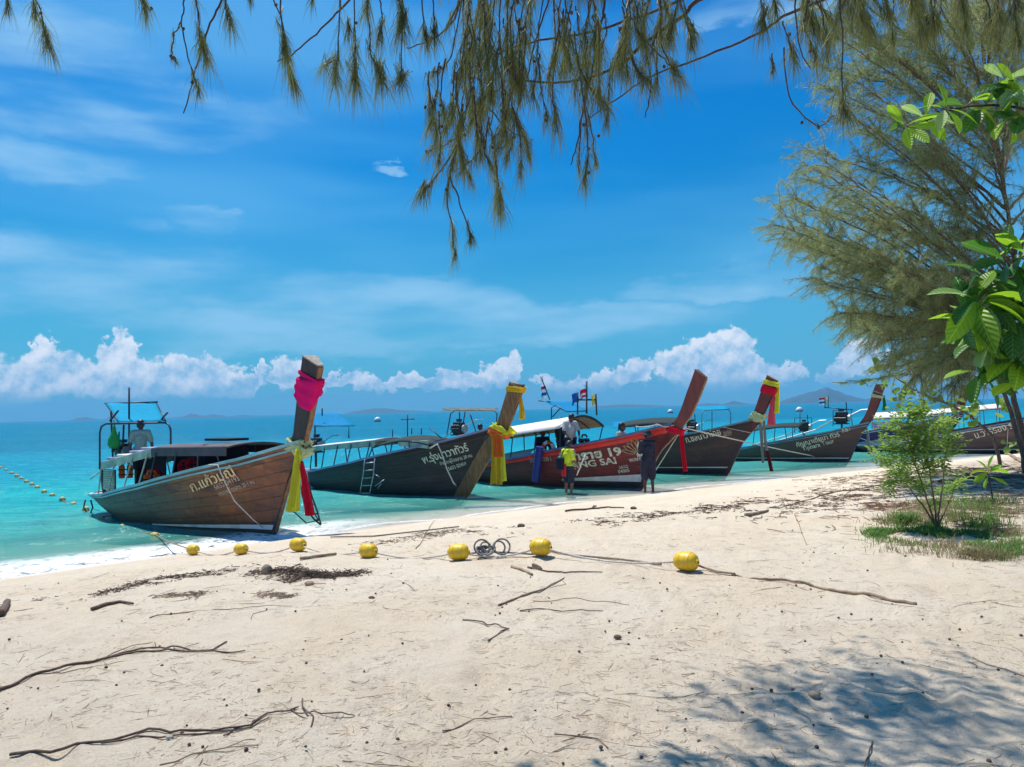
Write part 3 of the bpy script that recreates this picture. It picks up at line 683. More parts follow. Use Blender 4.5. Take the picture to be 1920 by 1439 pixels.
def flag(bt, name, P, w, h, mt, parent, droop=.4):
    m = MB(); P = Vector(P); rows = []
    for j in range(5):
        v = j/4; rows.append([P+Vector((-w*u*.8, .06*math.sin(u*7+v*2), -h*v-droop*w*u*u)) for u in [i/6 for i in range(7)]])
    m.grid(rows)
    if isinstance(mt, list): m.mi = [min(len(mt)-1, int(k//6*len(mt)/4)) for k in range(len(m.f))]
    return m.build(name, mt, parent, smooth=True)
#@@BOATS
# ------------------------------------------------------------------ boat 1: brown, text in gold, cyan awning
h_b1 = hullmat('brown_varnished_hull', (.21, .062, .020), (.075, .07, .058), -3.8, -.9, (.04, .022, .026), .8)
h_b1s = hullmat('hull_stem_planks', (.07, .03, .032), (.08, .09, .085), -2.5, .0, (.05, .03, .03), .6)
b1 = Boat(515, 1003, 'brown wooden long-tail boat nearest the viewer, tall prow wrapped in magenta cloth', dict(planks=lambda k: MT['black_paint'] if k == 0 else (h_b1s if k == 1 else h_b1), rail=MT['cyan_paint'], strake=MT['cyan_paint'],
     prow=MT['dark_wood'], face=MT['brown_wood'], boot=(-3.6, .02, .05, .10, .20), top=3.44, tb=.17, tf=.07, pd=.38, drop=.20, xf=[-.22, .02, .50, .94, 1.14, 1.33, 1.58]))
roofr = roof(b1, b1.L(284, 842, -.68).x, b1.L(424, 840, -.68).x, b1.L(284, 842, -.68).z, b1.L(424, 840, -.68).z, .68, .07, mat('weathered_purple_roof', (.045, .032, .042), .6, .35, 3, dirt=((.11, .08, .08), .5)), None, skirt=.16)
posts(b1, roofr, (1, 5, 9, 12))
A_ = b1.L(322, 860, .5); B_ = b1.L(462, 848, .5)
m = MB(); m.add([(A_.x, .55, .5), (B_.x, .55, 1.1), (B_.x, .55, 1.78), (A_.x, .55, 1.62)], [(0, 1, 2, 3)]); m.build('side_shade_fill', MT['navy'], b1.root, solid=.01)  # opaque dark sheet put in for the shaded interior under the roof
m = MB(); m.add([(B_.x, -.5, 1.35), (B_.x, .55, 1.35), (B_.x, .55, 1.78), (B_.x, -.5, 1.78)], [(0, 1, 2, 3)]); m.build('end_shade_fill', MT['navy'], b1.root, solid=.01)  # second dark sheet, closing the same shaded interior at its forward end
m = MB(); m.grid([[b1.surf(-7.0+i*.24, b1.gun(-7.0+i*.24)-.02, -.05) for i in range(14)], [b1.surf(-7.0+i*.24, b1.gun(-7.0+i*.24)-.02, -.05)+Vector((0, .34, -.01)) for i in range(14)]]); m.build('side_deck', MT['deck_wood'], b1.root, solid=.03)
m = MB(); m.box((-6.85, 0, .50), (.40, 1.0, .04)); m.build('stern_deck', MT['deck_wood'], b1.root, bevel=.01)
b1.tubes('stern_post', MT['metal_dark'], [[b1.L(196, 925, -.45), b1.L(192, 895, -.45), b1.L(190, 868, -.45)]], .05)
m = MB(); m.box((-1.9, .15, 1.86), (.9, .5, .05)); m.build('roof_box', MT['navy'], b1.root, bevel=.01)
b1.tubes('stern_guard', MT['metal_dark'], [[b1.L(160, 938, -.3), b1.L(157, 952, -.3), b1.L(164, 962, -.2)], [b1.L(170, 938, -.45), b1.L(174, 952, -.4), b1.L(170, 962, -.3)]], .02)
# raised stern cabin
p0 = b1.L(190, 868, -.62); p1 = b1.L(282, 842, -.66)
rr = roof(b1, p0.x, p1.x, p0.z, p1.z, .62, .03, MT['pale_green'], None, skirt=.17, name='cabin_roof')
posts(b1, rr, (0, 4, 9, 13), mt=MT['pale_green'])
for u, wd in ((.08, .3), (.30, .34), (.55, .34), (.78, .36)):
    q = p0.lerp(p1, u); m = MB(); m.box((q.x+.15, -.38, q.z+.07), (wd*1.5, .36, .06)); m.build('seat_cushion', MT['lilac'] if u != .3 else MT['white'], b1.root, bevel=.02)
q0 = b1.L(196, 882, -.60); q1 = b1.L(216, 880, -.60); zb = b1.L(200, 916, -.60).z
for i in range(9):
    z = zb+(q0.z-zb)*i/8; m = MB(); m.box(((q0.x+q1.x)/2, -.62, z), (q1.x-q0.x, .03, .045), Matrix.Rotation(.5, 3, 'X')); m.build('louvre_slat', MT['pale_green'], b1.root)
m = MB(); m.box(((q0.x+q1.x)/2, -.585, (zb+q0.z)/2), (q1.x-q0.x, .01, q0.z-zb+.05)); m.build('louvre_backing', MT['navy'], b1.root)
e0 = b1.L(218, 880, -.3); e1 = b1.L(276, 862, -.3); m = MB(); m.add([(e0.x, .15, .5), (e1.x, .15, .6), (e1.x, .15, e1.z+.15), (e0.x, .15, e0.z+.05)], [(0, 1, 2, 3)]); m.build('cabin_shade_fill', MT['navy'], b1.root, solid=.01)  # dark sheet standing in for the shade inside the stern cabin
P = [b1.L(187, 880, -.6), b1.L(187, 812, -.6), b1.L(190, 800, -.6), b1.L(199, 795, -.55), b1.L(308, 793, .6), b1.L(316, 796, .62), b1.L(320, 806, .62), b1.L(320, 845, .62)]
b1.tubes('awning_frame', MT['metal_dark'], [P, [b1.L(212, 870, -.2), b1.L(209, 797, -.2), b1.L(208, 770, -.2)], [b1.L(230, 850, 0), b1.L(232, 797, 0)], [b1.L(242, 850, .1), b1.L(242, 727, .1)], [b1.L(206, 790, -.4), b1.L(222, 770, -.3)], [b1.L(298, 792, .6), b1.L(314, 774, .6)]], .024)
sheet4(b1, 'awning', MT['cyan_tarp'], [b1.L(223, 792, -.25), b1.L(309, 790, .6), b1.L(293, 755, 1.15), b1.L(198, 757, .25)], .07)
b1.tubes('awning_pole', MT['metal_dark'], [[b1.L(196, 757, .25), b1.L(296, 754, 1.15)], [b1.L(198, 757, .25), b1.L(223, 793, -.25)], [b1.L(293, 755, 1.15), b1.L(311, 791, .6)]], .018)
q = b1.L(222, 850, 0); b1.engine(q.x+.2, 0, q.z-.10, .8)
b1.textfit('ก.แก้วมณี', (361, 923), (442, 892), 16, MT['letter_gold'], .022)
b1.textfit('5652-04193', (404, 919), (450, 901), 8, MT['letter_faint'], .006)
b1.textfit('บรรทุกผู้โดยสาร 20-1 คน', (412, 931), (478, 907), 7, MT['letter_faint'], .006)
b1.wrap('scarf', MT['magenta'], 2.72, 3.05, 'magenta cloth wound round the tall prow of the nearest boat', sag=.26, slope=-.05, ruff=.03)
b1.wrap('scarf', MT['magenta'], 3.12, 3.19, 'thin magenta band slanting below the top of the nearest prow', off=.012, slope=-.22, ruff=.01)
b1.wrap('scarf', MT['pale'], 1.78, 1.93, 'yellow and white cloth knotted round the base of the nearest prow', sag=.05, slope=-.22, off=.04, ruff=.05)
def kn(x, y): return b1.L(x, y, -.16)
b1.rib('ribbon', MT['lime'], [(560, 842), (557, 880), (553, 920), (549, 958)], .10, .34, 'lime yellow cloth tail hanging from the knot on the nearest prow', y=-.17)
b1.rib('ribbon', MT['yellow'], [(563, 842), (560, 880), (556, 930), (545, 945)], .07, .14, 'narrow golden cloth tail hanging behind the lime one on the nearest prow', y=-.10, folds=3)
b1.rib('ribbon', MT['red'], [(565, 865), (571, 895), (576, 930), (581, 966)], .08, .20, 'bright red cloth tail hanging beside the lime one on the nearest prow', y=-.13)
b1.wrap('scarf', MT['pale'], 1.60, 1.74, 'grey green sash behind the knot on the nearest prow', off=.05, slope=.12, ruff=.05)
lad = thing('boarding_ladder', 'black wire boarding ladder folded below the nearest prow', 'ladder', b1.world(b1.L(590, 940, .35)))
def tube_abs(name, mt, lines, r, par, n=6):
    base = par.location; m = MB()
    for ln in lines: m.tube([Vector(p)-base for p in ln], r, n)
    return m.build(name, mt, par, smooth=True)
g = lambda x, y, yy=.35: b1.world(b1.L(x, y, yy))
tube_abs('side_rail', MT['metal_dark'], [[g(568, 890), g(566, 925), g(573, 955), g(590, 975), g(601, 984)]], .018, lad)
tube_abs('side_rail', MT['metal_dark'], [[g(575, 885), g(583, 925), g(595, 960), g(602, 984)]], .018, lad)
for a_, b__ in (((566, 925), (583, 925)), ((570, 945), (590, 946)), ((578, 962), (596, 964)), ((590, 975), (600, 976))): tube_abs('rung', MT['metal_dark'], [[g(*a_), g(*b__)]], .014, lad)
tube_abs('stay', MT['metal_dark'], [[g(546, 955, .1), g(574, 981, .1), g(598, 976), g(566, 930)]], .013, lad)
# life jackets etc on board
def ring_buoy(c, r, rt_, label, ang=0, group=None):
    o = thing('life_ring', label, 'life ring', c, 0, group); n = 20; m = MB(); m2 = MB(); Rm = Matrix.Rotation(ang, 3, 'Z')
    for k in range(8):
        a0 = 2*math.pi*k/8; pts = [Rm @ Vector((math.cos(a0+j*math.pi/16)*r, 0, math.sin(a0+j*math.pi/16)*r)) for j in range(5)]
        (m if k % 2 else m2).tube(pts, rt_, 8)
    m.build('ring', MT['orange'], o, smooth=True); m2.build('white_band', MT['white_paint'], o, smooth=True); return o
def jacket(c, s_, mt, label, rz=0, tilt=0, grp=None):
    o = thing('life_jacket', label, 'life jacket', c, rz, grp); m = MB()
    for sd in (-1, 1): m.box((sd*.13*s_, 0, .0), (.20*s_, .10*s_, .46*s_), Matrix.Rotation(tilt, 3, 'X'))
    m.build('foam_panel', mt, o, bevel=.03); m = MB(); m.tube([(-.13*s_, 0, .20*s_), (-.08*s_, .03, .32*s_), (.08*s_, .03, .32*s_), (.13*s_, 0, .20*s_)], .05*s_, 8); m.build('collar', mt, o, smooth=True)
    m = MB(); 
    for z in (-.1, .08): m.box((0, 0, z*s_), (.50*s_, .13*s_, .03*s_), Matrix.Rotation(tilt, 3, 'X'))
    m.build('strap', MT['navy'], o); return o
jacket(b1.world(b1.L(285, 904, -.5)), .75, MT['orange'], 'orange life jacket propped on the gunwale of the nearest boat', .6)
jacket(b1.world(b1.L(292, 900, -.35)), .7, MT['red'], 'red life jacket behind the orange one on the nearest boat', 1.0)
jacket(b1.world(b1.L(236, 885, .05)), .7, MT['orange'], 'orange life jacket hanging in the dark stern cabin of the nearest boat', .3)
jacket(b1.world(b1.L(345, 880, .3)), .6, MT['red'], 'left of two red life jackets in the shade of the long low roof', .3)
jacket(b1.world(b1.L(360, 876, .3)), .6, MT['red'], 'right of two red life jackets in the shade of the long low roof', .8)
o = thing('bag', 'green plastic bag hanging from the awning frame of the nearest boat', 'bag', b1.world(b1.L(214, 820, -.3))); m = MB()
m.lathe([(.01, .30), (.03, .26), (.06, .12), (.13, -.05), (.15, -.18), (.10, -.27), (.0, -.28)], (0, 0, 0), 'z', 10); m.v = [(x+.02*noise.noise((x*9, y*9, z*9)), y, z) for x, y, z in m.v]; m.build('sack', MT['greencloth'], o, smooth=True)
m = MB(); m.tube([(0, 0, .29), (0, 0, .42)], .012, 5); m.build('handle', MT['greencloth'], o)
# ------------------------------------------------------------------ boat 2: navy hull, raw wood prow with yellow garlands
h_b2 = hullmat('navy_black_hull', (.034, .013, .015), (.026, .018, .022), -4.5, -1.5, (.012, .010, .02), .5)
h_b2l = hullmat('purple_brown_planks', (.06, .025, .032), (.014, .03, .038), -3.5, -1.5, (.03, .02, .03), .5)
b2 = Boat(870, 932, 'dark navy long-tail boat with raw brown timber prow and yellow garlands', dict(planks=lambda k: MT['black_paint'] if k < 2 else (h_b2l if k in (2, 3) else h_b2), rail=MT['lilac'], strake=h_b2, inner=MT['lilac'],
     prow=MT['brown_wood'], face=MT['brown_wood'], stem=.42, pd=.40, lowt=.11, top=3.06, drop=.20, tb=.13, tf=.07, xf=[-.2, .12, .92, 1.42, 1.70, 1.99, 2.38]))
P0 = b2.L(585, 838, -.66); P1 = b2.L(703, 826, -.66); r2 = roof(b2, P0.x, P1.x, P0.z, P1.z, .66, .05, MT['white'], None, skirt=.15, skirtm=MT['pale_green']); posts(b2, r2, (0, 3, 6, 9, 13))
P0 = b2.L(697, 838, -.66); P1 = b2.L(808, 838, -.66); r2b = roof(b2, P0.x, P1.x, P0.z-.05, P1.z+.02, .66, .14, MT['green_canvas'], None, skirt=0, arch=.16, name='canvas_roof'); posts(b2, r2b, (0, 5, 9, 13))
sheet4(b2, 'side_flap', MT['pale_green'], [b2.L(745, 828, -.64), b2.L(805, 826, -.64), b2.L(803, 842, -.64), b2.L(748, 836, -.64)], .0)
b2.tubes('mast', MT['metal_dark'], [[b2.L(764, 830, 0), b2.L(764, 778, 0)], [b2.L(752, 787, 0), b2.L(776, 786, 0)], [b2.L(736, 820, 0), b2.L(736, 806, 0)], [b2.L(772, 815, .3), b2.L(772, 803, .3)], [b2.L(790, 815, .3), b2.L(790, 803, .3)], [b2.L(805, 803, -.3), b2.L(828, 822, -.3)]], .016)
sheet4(b2, 'awning', MT['blue_tarp'], [b2.L(588, 800, -.5), b2.L(666, 799, .4), b2.L(634, 775, .9), b2.L(588, 774, .3)], .05)
b2.tubes('awning_frame', MT['metal_dark'], [[b2.L(654, 822, .4), b2.L(654, 799, .4), b2.L(590, 799, -.5), b2.L(590, 850, -.5)], [b2.L(604, 780, 0), b2.L(604, 766, 0)]], .022)
q = b2.L(592, 838, 0); b2.engine(q.x, 0, q.z-.15, 1.0)
benches(b2, (-3.6, -2.6, -1.6, -.7))
b2.textfit('พ.รุ่งนาวาทัวร์', (795, 870), (880, 845), 13, MT['letter'], .018)
b2.textfit('จำนวนผู้โดยสาร 28 คน', (826, 873), (886, 857), 6, MT['letter'], .004)
b2.textfit('5653 02464', (842, 883), (875, 872), 6.5, MT['letter'], .006)
b2.wrap('scarf', MT['yellow'], 2.84, 2.98, 'golden cloth band tied below the top of the raw timber prow', off=.02, slope=-.06)
b2.rib('ribbon', MT['yellow'], [(974, 733), (976, 750), (978, 768), (977, 786)], .08, .20, 'short golden ribbon fluttering from the top of the raw timber prow', y=.10, folds=2)
b2.wrap('garland', MT['orange'], 1.74, 1.90, 'orange and yellow flower garland round the foot of the raw timber prow', off=.04, ruff=.06, slope=-.15)
b2.wrap('scarf', MT['lime'], 1.86, 2.02, 'pale yellow sash wound over the orange garland on the timber prow', off=.045, ruff=.06, slope=-.2)
b2.rib('ribbon', MT['yellow'], [(930, 815), (932, 840), (933, 875), (931, 908)], .26, .40, 'long golden cloth tail hanging from the garland on the timber prow', y=-.12, folds=6)
b2.rib('ribbon', MT['lime'], [(941, 815), (942, 840), (943, 875), (944, 902)], .08, .16, 'pale yellow cloth tail right of the golden one on the timber prow', y=-.06, folds=3)
b2.rib('ribbon', MT['orange'], [(932, 812), (934, 825), (935, 840), (935, 856)], .26, .30, 'short orange beaded garland over the golden tail of the timber prow', y=-.15, folds=6)
def hladder(bt, L_, R_, base_y, label, extra=None):
    o = thing('boarding_ladder', label, 'ladder', bt.world(bt.L(*L_[0], base_y))); gg = lambda p: bt.world(bt.L(*p, base_y))
    tube_abs('side_rail', MT['metal_grey'], [[gg(p) for p in L_]], .018, o); tube_abs('side_rail', MT['metal_grey'], [[gg(p) for p in R_]], .018, o)
    n = 5
    for i in range(n):
        u = (i+.5)/n; a_ = gg(L_[0]).lerp(gg(L_[-1]), u); b__ = gg(R_[0]).lerp(gg(R_[-1]), u); tube_abs('rung', MT['metal_grey'], [[a_, b__]], .014, o)
    if extra:
        for ln in extra: tube_abs('stay', MT['metal_grey'], [[gg(p) for p in ln]], .012, o)
    return o
hladder(b2, [(684, 862), (681, 890), (674, 932)], [(703, 860), (700, 892), (692, 932)], -.98, 'steel boarding ladder hanging over the side of the dark navy boat', [[(674, 932), (692, 932)], [(700, 888), (712, 895)], [(703, 912), (720, 900)], [(708, 916), (715, 907)]])
# ------------------------------------------------------------------ boat 3: red
h_b3 = hullmat('maroon_hull', (.17, .010, .014), (.07, .014, .025), -5, -2.5, (.06, .012, .02), .35)
b3 = Boat(1205, 917, 'maroon long-tail boat with red top strake and long white roof', dict(planks=lambda k: MT['black_paint'] if k < 2 else (MT['red_paint'] if k == 7 else h_b3), rail=MT['blue_paint'], strake=MT['red_paint'], inner=MT['deck_wood'],
     prow=MT['maroon_wood'], face=MT['brown_wood'], cap=MT['brown_wood'], boot=(-2.4, .20, .26, .20, .42), top=3.30, drop=.22, pd=.38, tb=.13, tf=.06, xf=[-.22, .0, .56, 1.20, 1.58, 1.86, 2.23]))
P0 = b3.L(842, 834, -.72); P1 = b3.L(1050, 803, -.72); r3 = roof(b3, P0.x, P1.x, P0.z, P1.z, .72, .30, MT['white'], MT['orange_board'], nx=20, skew=.42, flare=.16); posts(b3, r3, (0, 4, 8, 12, 16, 20))
m = MB(); m.tube([p+Vector((.02, 0, 0)) for p in r3[-1]], .03, 6); m.build('roof_edge', MT['metal_dark'], b3.root)
lines = [[b3.L(1083, 778, 0), b3.L(1083, 736, 0)], [b3.L(1100, 776, 0), b3.L(1100, 715, 0)], [b3.L(1119, 779, 0), b3.L(1117, 739, 0)], [b3.L(1082, 750, 0), b3.L(1118, 750, 0)]]
b3.tubes('flag_rack', MT['metal_dark'], lines, .026)
fl1 = cloth('blue_flag', (.01, .10, .42), .4); fl2 = cloth('white_flag', (.8, .8, .8), .4); fl3 = cloth('red_flag', (.7, .02, .06), .4); fl4 = cloth('yellow_flag', (.85, .70, .12), .4)
flag(b3, 'flag', b3.L(1083, 736, 0), .30, .30, fl1, b3.root); flag(b3, 'flag', b3.L(1100, 728, 0), .34, .26, [fl3, fl2, fl3], b3.root); flag(b3, 'flag', b3.L(1117, 739, 0), .22, .30, fl4, b3.root)
b3.tubes('stern_frame', MT['metal_dark'], [[b3.L(838, 815, -.4), b3.L(845, 776, -.4), b3.L(853, 770, -.4), b3.L(925, 770, .5), b3.L(932, 776, .5), b3.L(930, 810, .5)], [b3.L(872, 772, 0), b3.L(866, 812, 0)], [b3.L(880, 772, 0), b3.L(893, 812, 0)]], .02)
for i in range(5):
    m = MB(); a_ = b3.L(832-i*.5, 769-i*.7, -.5+i*.22); c_ = b3.L(930+i, 769-i*.7, -.3+i*.25); m.tube([a_, c_], .022, 5); m.build('roof_batten', MT['grey_wood'], b3.root)
q = b3.L(860, 812, 0); b3.engine(q.x, 0, q.z-.05, .95)
m = MB(); rows = []
for i in range(12):
    x = -5.9+i*.22; rows.append([b3.surf(x, b3.gun(x)-.02, -.08)+Vector((0, 0, .02)), Vector((x, -.45, b3.gun(x)+.20+.02*(i % 2))), Vector((x, .1, b3.gun(x)+.24+.02*(i % 2)))])
m.grid(rows); m.build('folded_awning', cloth('cream_canvas', (.62, .54, .42), .1), b3.root, smooth=True, solid=.02)
benches(b3, (-3.0, -2.1, -1.2, -.4))
m = MB(); p_ = b3.L(1012, 838, -1.03); q_ = b3.L(1004, 903, -1.03); m.tube([p_, p_.lerp(q_, .5), q_], [.12, .125, .12], 14); o = m.build('fender', MT['foam_blue'], None); o.matrix_world = Matrix.Translation(b3.P) @ Matrix.Rotation(HEAD, 4, 'Z'); tag(o, 'long dark blue foam fender hanging on the side of the maroon boat', 'fender')
b3.textfit('วังทราย 19', (1050, 867), (1168, 853), 14, MT['letter'], .038)
b3.textfit('WANG SAI', (1052, 882), (1158, 869), 11, MT['letter'], .03)
b3.textfit('WANG SAI', (1181, 867), (1222, 859), 6.5, MT['letter'], .02)
b3.textfit('5652', (1161, 880), (1178, 877), 5.5, MT['letter'], .01)
b3.textfit('04005', (1160, 888), (1181, 885), 6, MT['letter'], .01)
b3.textfit('โทร.', (994, 868), (1008, 866), 9, MT['letter_faint'], .005)
b3.textfit('081', (1018, 866), (1034, 864), 8, MT['letter_faint'], .005)
# the fan shaped emblem
q = b3.L(1193, 854, -.38); m = MB(); m2 = MB()
for k in range(9):
    a = R(18+18*k); pts = []; ln = .34
    for j in range(15):
        tt = 2*math.pi*j/14; u = .5-.5*math.cos(tt); w = .045*math.sin(tt)
        px_, pz_ = (.12+u*ln)*math.cos(a)-w*math.sin(a), (.12+u*ln)*math.sin(a)+w*math.cos(a); pts.append(b3.surf(q.x+px_*1.05, q.z+pz_*.95, .04))
    m.tube(pts, .010, 4)
m.build('emblem_petals', MT['letter_gold'], b3.root)
for k, (dx, dz, r_) in enumerate(((0, .04, .07), (-.05, 0, .05), (.06, .0, .05), (0, .26, .05), (.02, .34, .035))):
    m2.add([b3.surf(q.x+dx+r_*math.cos(t_*.628)*.6, q.z+dz+r_*math.sin(t_*.628)*1.4, .038) for t_ in range(10)], [tuple(range(10))])
m2.build('emblem_centre', MT['letter'], b3.root)
b3.wrap('scarf', MT['red'], 1.66, 1.80, 'red cloth knotted round the foot of the maroon prow', off=.03, slope=-.12, ruff=.03)
b3.rib('ribbon', MT['red'], [(1277, 800), (1279, 830), (1283, 860), (1286, 884)], .10, .12, 'long thin red cloth tail hanging from the maroon prow', y=-.02, folds=2)
# ------------------------------------------------------------------ boat 4
h_b4 = hullmat('dark_brown_hull', (.05, .02, .023), (.038, .03, .03), -4, -1, (.03, .02, .025), .6)
b4 = Boat(1365, 890, 'dark brown long-tail boat with pink and yellow cloths below its prow top', dict(planks=lambda k: MT['black_paint'] if k < 2 else h_b4, rail=MT['bluegrey'], strake=h_b4,
     prow=MT['maroon_wood'], face=MT['dark_wood'], boot=(-4.5, .18, .20, .22, .26), top=3.26, drop=.18, pd=.38, tb=.12, tf=.06, xf=[-.22, .0, .52, 1.05, 1.34, 1.60, 1.95]))
sheet4(b4, 'awning', MT['blue_tarp'], [b4.L(1060, 772, -.5), b4.L(1102, 771, .4), b4.L(1070, 753, .9), b4.L(1018, 752, .2)], .08)
b4.tubes('awning_frame', MT['metal_dark'], [[b4.L(1034, 800, -.3), b4.L(1034, 765, -.3), b4.L(1042, 760, -.3), b4.L(1062, 772, -.4), b4.L(1102, 771, .4)], [b4.L(1036, 782, -.3), b4.L(1052, 764, -.3)], [b4.L(1010, 752, .2), b4.L(1032, 754, .2)], [b4.L(1031, 750, 0), b4.L(1020, 722, 0), b4.L(1014, 706, 0)]], .022)
flag(b4, 'flag', b4.L(1023, 724, 0), .32, .50, [fl3, fl2, fl1, fl1, fl2, fl3], b4.root, .2); flag(b4, 'flag', b4.L(1017, 706, 0), .12, .16, fl2, b4.root)
P0 = b4.L(1160, 803, -.6); P1 = b4.L(1268, 797, -.6); r4 = roof(b4, P0.x, P1.x, P0.z, P1.z, .62, .22, MT['green_canvas'], None, name='canvas_roof', arch=.06); posts(b4, r4, (0, 5, 10, 13))
sheet4(b4, 'sun_sheet', MT['blue_tarp'], [b4.L(1148, 802, -.2), b4.L(1200, 800, -.2), b4.L(1240, 786, .7), b4.L(1150, 792, .7)], .04)
benches(b4, (-3.4, -2.4, -1.4, -.5))
b4.textfit('ก.ชลนาวาไทย', (1287, 831), (1352, 815), 11, MT['letter'], .014)
b4.textfit('5652', (1357, 815), (1372, 811), 5, MT['letter_faint'], .004)
b4.textfit('04101', (1357, 820), (1372, 816), 4.5, MT['letter_faint'], .004)
b4.wrap('scarf', MT['lime'], 3.0, 3.14, 'lime cloth band at the very top of the fourth prow, above a red one', off=.02, slope=-.12)
b4.wrap('scarf', MT['red'], 2.76, 2.98, 'red cloth band under the lime one on the fourth prow', off=.015, slope=-.16)
b4.rib('ribbon', MT['pink'], [(1450, 728), (1449, 750), (1447, 775), (1446, 797)], .12, .30, 'pink cloth streamer hanging from the fourth prow', y=.12, folds=4)
b4.rib('ribbon', MT['lime'], [(1457, 718), (1458, 735), (1457, 755), (1456, 775)], .10, .18, 'lime cloth streamer hanging beside the pink one from the fourth prow', y=.16, folds=3)
b4.wrap('scarf', MT['pale'], 1.84, 2.10, 'faded green cloth wound round the foot of the fourth prow', off=.03, slope=-.10, ruff=.04)
b4.rib('ribbon', MT['greycloth'], [(1425, 790), (1428, 815), (1429, 840), (1431, 868)], .12, .08, 'thin grey cloth tail hanging from the fourth prow', y=.1, folds=3)
b4.rib('ribbon', MT['greycloth'], [(1432, 788), (1434, 810), (1436, 835), (1438, 845)], .10, .10, 'short grey cloth tail with a dark post below the fourth prow', y=.14, folds=3)
b4.rib('ribbon', cloth('dark_red_cloth', (.18, .02, .02), .1), [(1438, 845), (1442, 862), (1446, 884)], .12, .14, 'dark red cloth end hanging lowest under the fourth prow', y=.14, folds=2)
# ------------------------------------------------------------------ boat 5
h_b5 = hullmat('grey_brown_hull', (.075, .032, .03), (.075, .062, .05), -4, -.6, (.05, .04, .035), .6)
b5 = Boat(1592, 866, 'grey brown long-tail boat with blue gunwale and plain maroon prow', dict(dz=-.32, planks=lambda k: MT['black_paint'] if k < 2 else h_b5, rail=MT['bluegrey'], strake=MT['bluegrey'], inner=MT['blue_paint'],
     prow=MT['maroon_wood'], face=MT['dark_wood'], boot=(-5.0, .10, .12, .12, .16), top=2.74, drop=.14, pd=.36, tb=.11, tf=.05, xf=[-.22, .0, .45, .90, 1.11, 1.33, 1.65]))
P = [b5.L(1316, 808, -.5), b5.L(1316, 776, -.5), b5.L(1320, 770, -.5), b5.L(1366, 768, .5), b5.L(1370, 775, .5), b5.L(1370, 800, .5)]; b5.tubes('awning_frame', MT['bluegrey'], [P, [b5.L(1335, 772, 0), b5.L(1335, 805, 0)]], .024)
sheet4(b5, 'awning', MT['cyan_tarp'], [b5.L(1316, 769, -.5), b5.L(1370, 767, .5), b5.L(1360, 762, .9), b5.L(1300, 763, 0)], .04)

q = b5.L(1298, 805, 0); b5.engine(q.x, 0, q.z-.1, .95)
P0 = b5.L(1408, 807, -.6); P1 = b5.L(1500, 799, -.6); r5 = roof(b5, P0.x, P1.x, P0.z-.05, P1.z-.06, .6, .16, MT['green_canvas'], None, name='canvas_roof', arch=.06); posts(b5, r5, (1, 7, 12))
m = MB(); x_ = -3.2; m.grid([[b5.surf(-4.4+i*.25, b5.gun(-4.4+i*.25)-.05, -.1) for i in range(9)], [Vector((-4.4+i*.25, .3, b5.gun(-4.4)+.12)) for i in range(9)]]); m.build('tarpaulin', MT['blue_tarp'], b5.root, solid=.01)
benches(b5, (-2.4, -1.6, -.7))
b5.textfit('กัญญาเตียนา ทัวร์', (1494, 839), (1575, 818), 8, MT['letter'], .014)
b5.textfit('Tipnara Tour', (1506, 846), (1565, 830), 7.5, MT['letter'], .012)
b5.textfit('A87', (1580, 812), (1597, 806), 7, MT['letter'], .018)
b5.wrap('scarf', MT['pale'], 2.52, 2.62, 'pale green cloth band round the top of the plain maroon prow', off=.015, slope=-.08)
b5.rib('ribbon', MT['greencloth'], [(1657, 742), (1658, 752), (1659, 762), (1657, 770)], .10, .16, 'small green ribbon behind the top of the plain maroon prow', y=.15, folds=2)
b5.rib('ribbon', MT['greycloth'], [(1618, 790), (1627, 810), (1628, 830), (1630, 852)], .10, .12, 'grey cloth tail hanging from the plain maroon prow', y=0, folds=3)
# ------------------------------------------------------------------ boat 6 (behind the shrub) and 7 (running out of the frame)
h_b6 = hullmat('blue_hull', (.02, .03, .16), (.02, .03, .16), -4, -1, (.02, .02, .06), .4)
b6 = Boat(1768, 846, 'blue long-tail boat with white roof, hidden behind the leafy shrub', dict(dz=-.1, planks=lambda k: MT['black_paint'] if k < 2 else (MT['white_paint'] if k == 4 else h_b6), rail=MT['lilac'], strake=MT['white_paint'], inner=MT['lilac'], prow=MT['maroon_wood'], top=2.3, drop=.1, pd=.4, xf=[-.22, .0, .42, .78, .95, 1.25, 1.4]))
q = b6.L(1508, 806, 0); b6.engine(q.x, 0, q.z-.05, 1.0); b6.tubes('engine_stay', MT['metal_dark'], [[b6.L(1500, 812, 0), b6.L(1500, 768, 0)], [b6.L(1490, 812, 0), b6.L(1490, 784, 0), b6.L(1522, 784, .2), b6.L(1522, 810, .2)]], .022)
P0 = b6.L(1636, 786, -.6); P1 = b6.L(1760, 781, -.6); r6 = roof(b6, P0.x, P1.x, P0.z, P1.z, .66, .28, MT['white'], None, nx=14, skirt=.04, skirtm=MT['maroon_wood']); posts(b6, r6, (0, 4, 8, 12))
sheet4(b6, 'side_flap', cloth('lilac_cloth', (.55, .45, .72), .3), [b6.L(1636, 792, -.66), b6.L(1736, 790, -.66), b6.L(1736, 800, -.66), b6.L(1636, 802, -.66)], 0)
for i in range(7):
    jacket(b6.world(b6.L(1642+i*13, 808, -.5)), .5, MT['orange'], ['orange life jacket at the left end of the row on the blue boat', 'orange life jacket second from the left on the blue boat', 'orange life jacket third from the left on the blue boat', 'orange life jacket in the middle of the row on the blue boat', 'orange life jacket third from the right on the blue boat', 'orange life jacket second from the right on the blue boat', 'orange life jacket at the right end of the row on the blue boat'][i], .3*i, grp='life jackets along the blue boat')
h_b7 = hullmat('grey_worn_hull', (.10, .055, .055), (.17, .15, .13), -5, -1.5, (.07, .05, .045), .6)
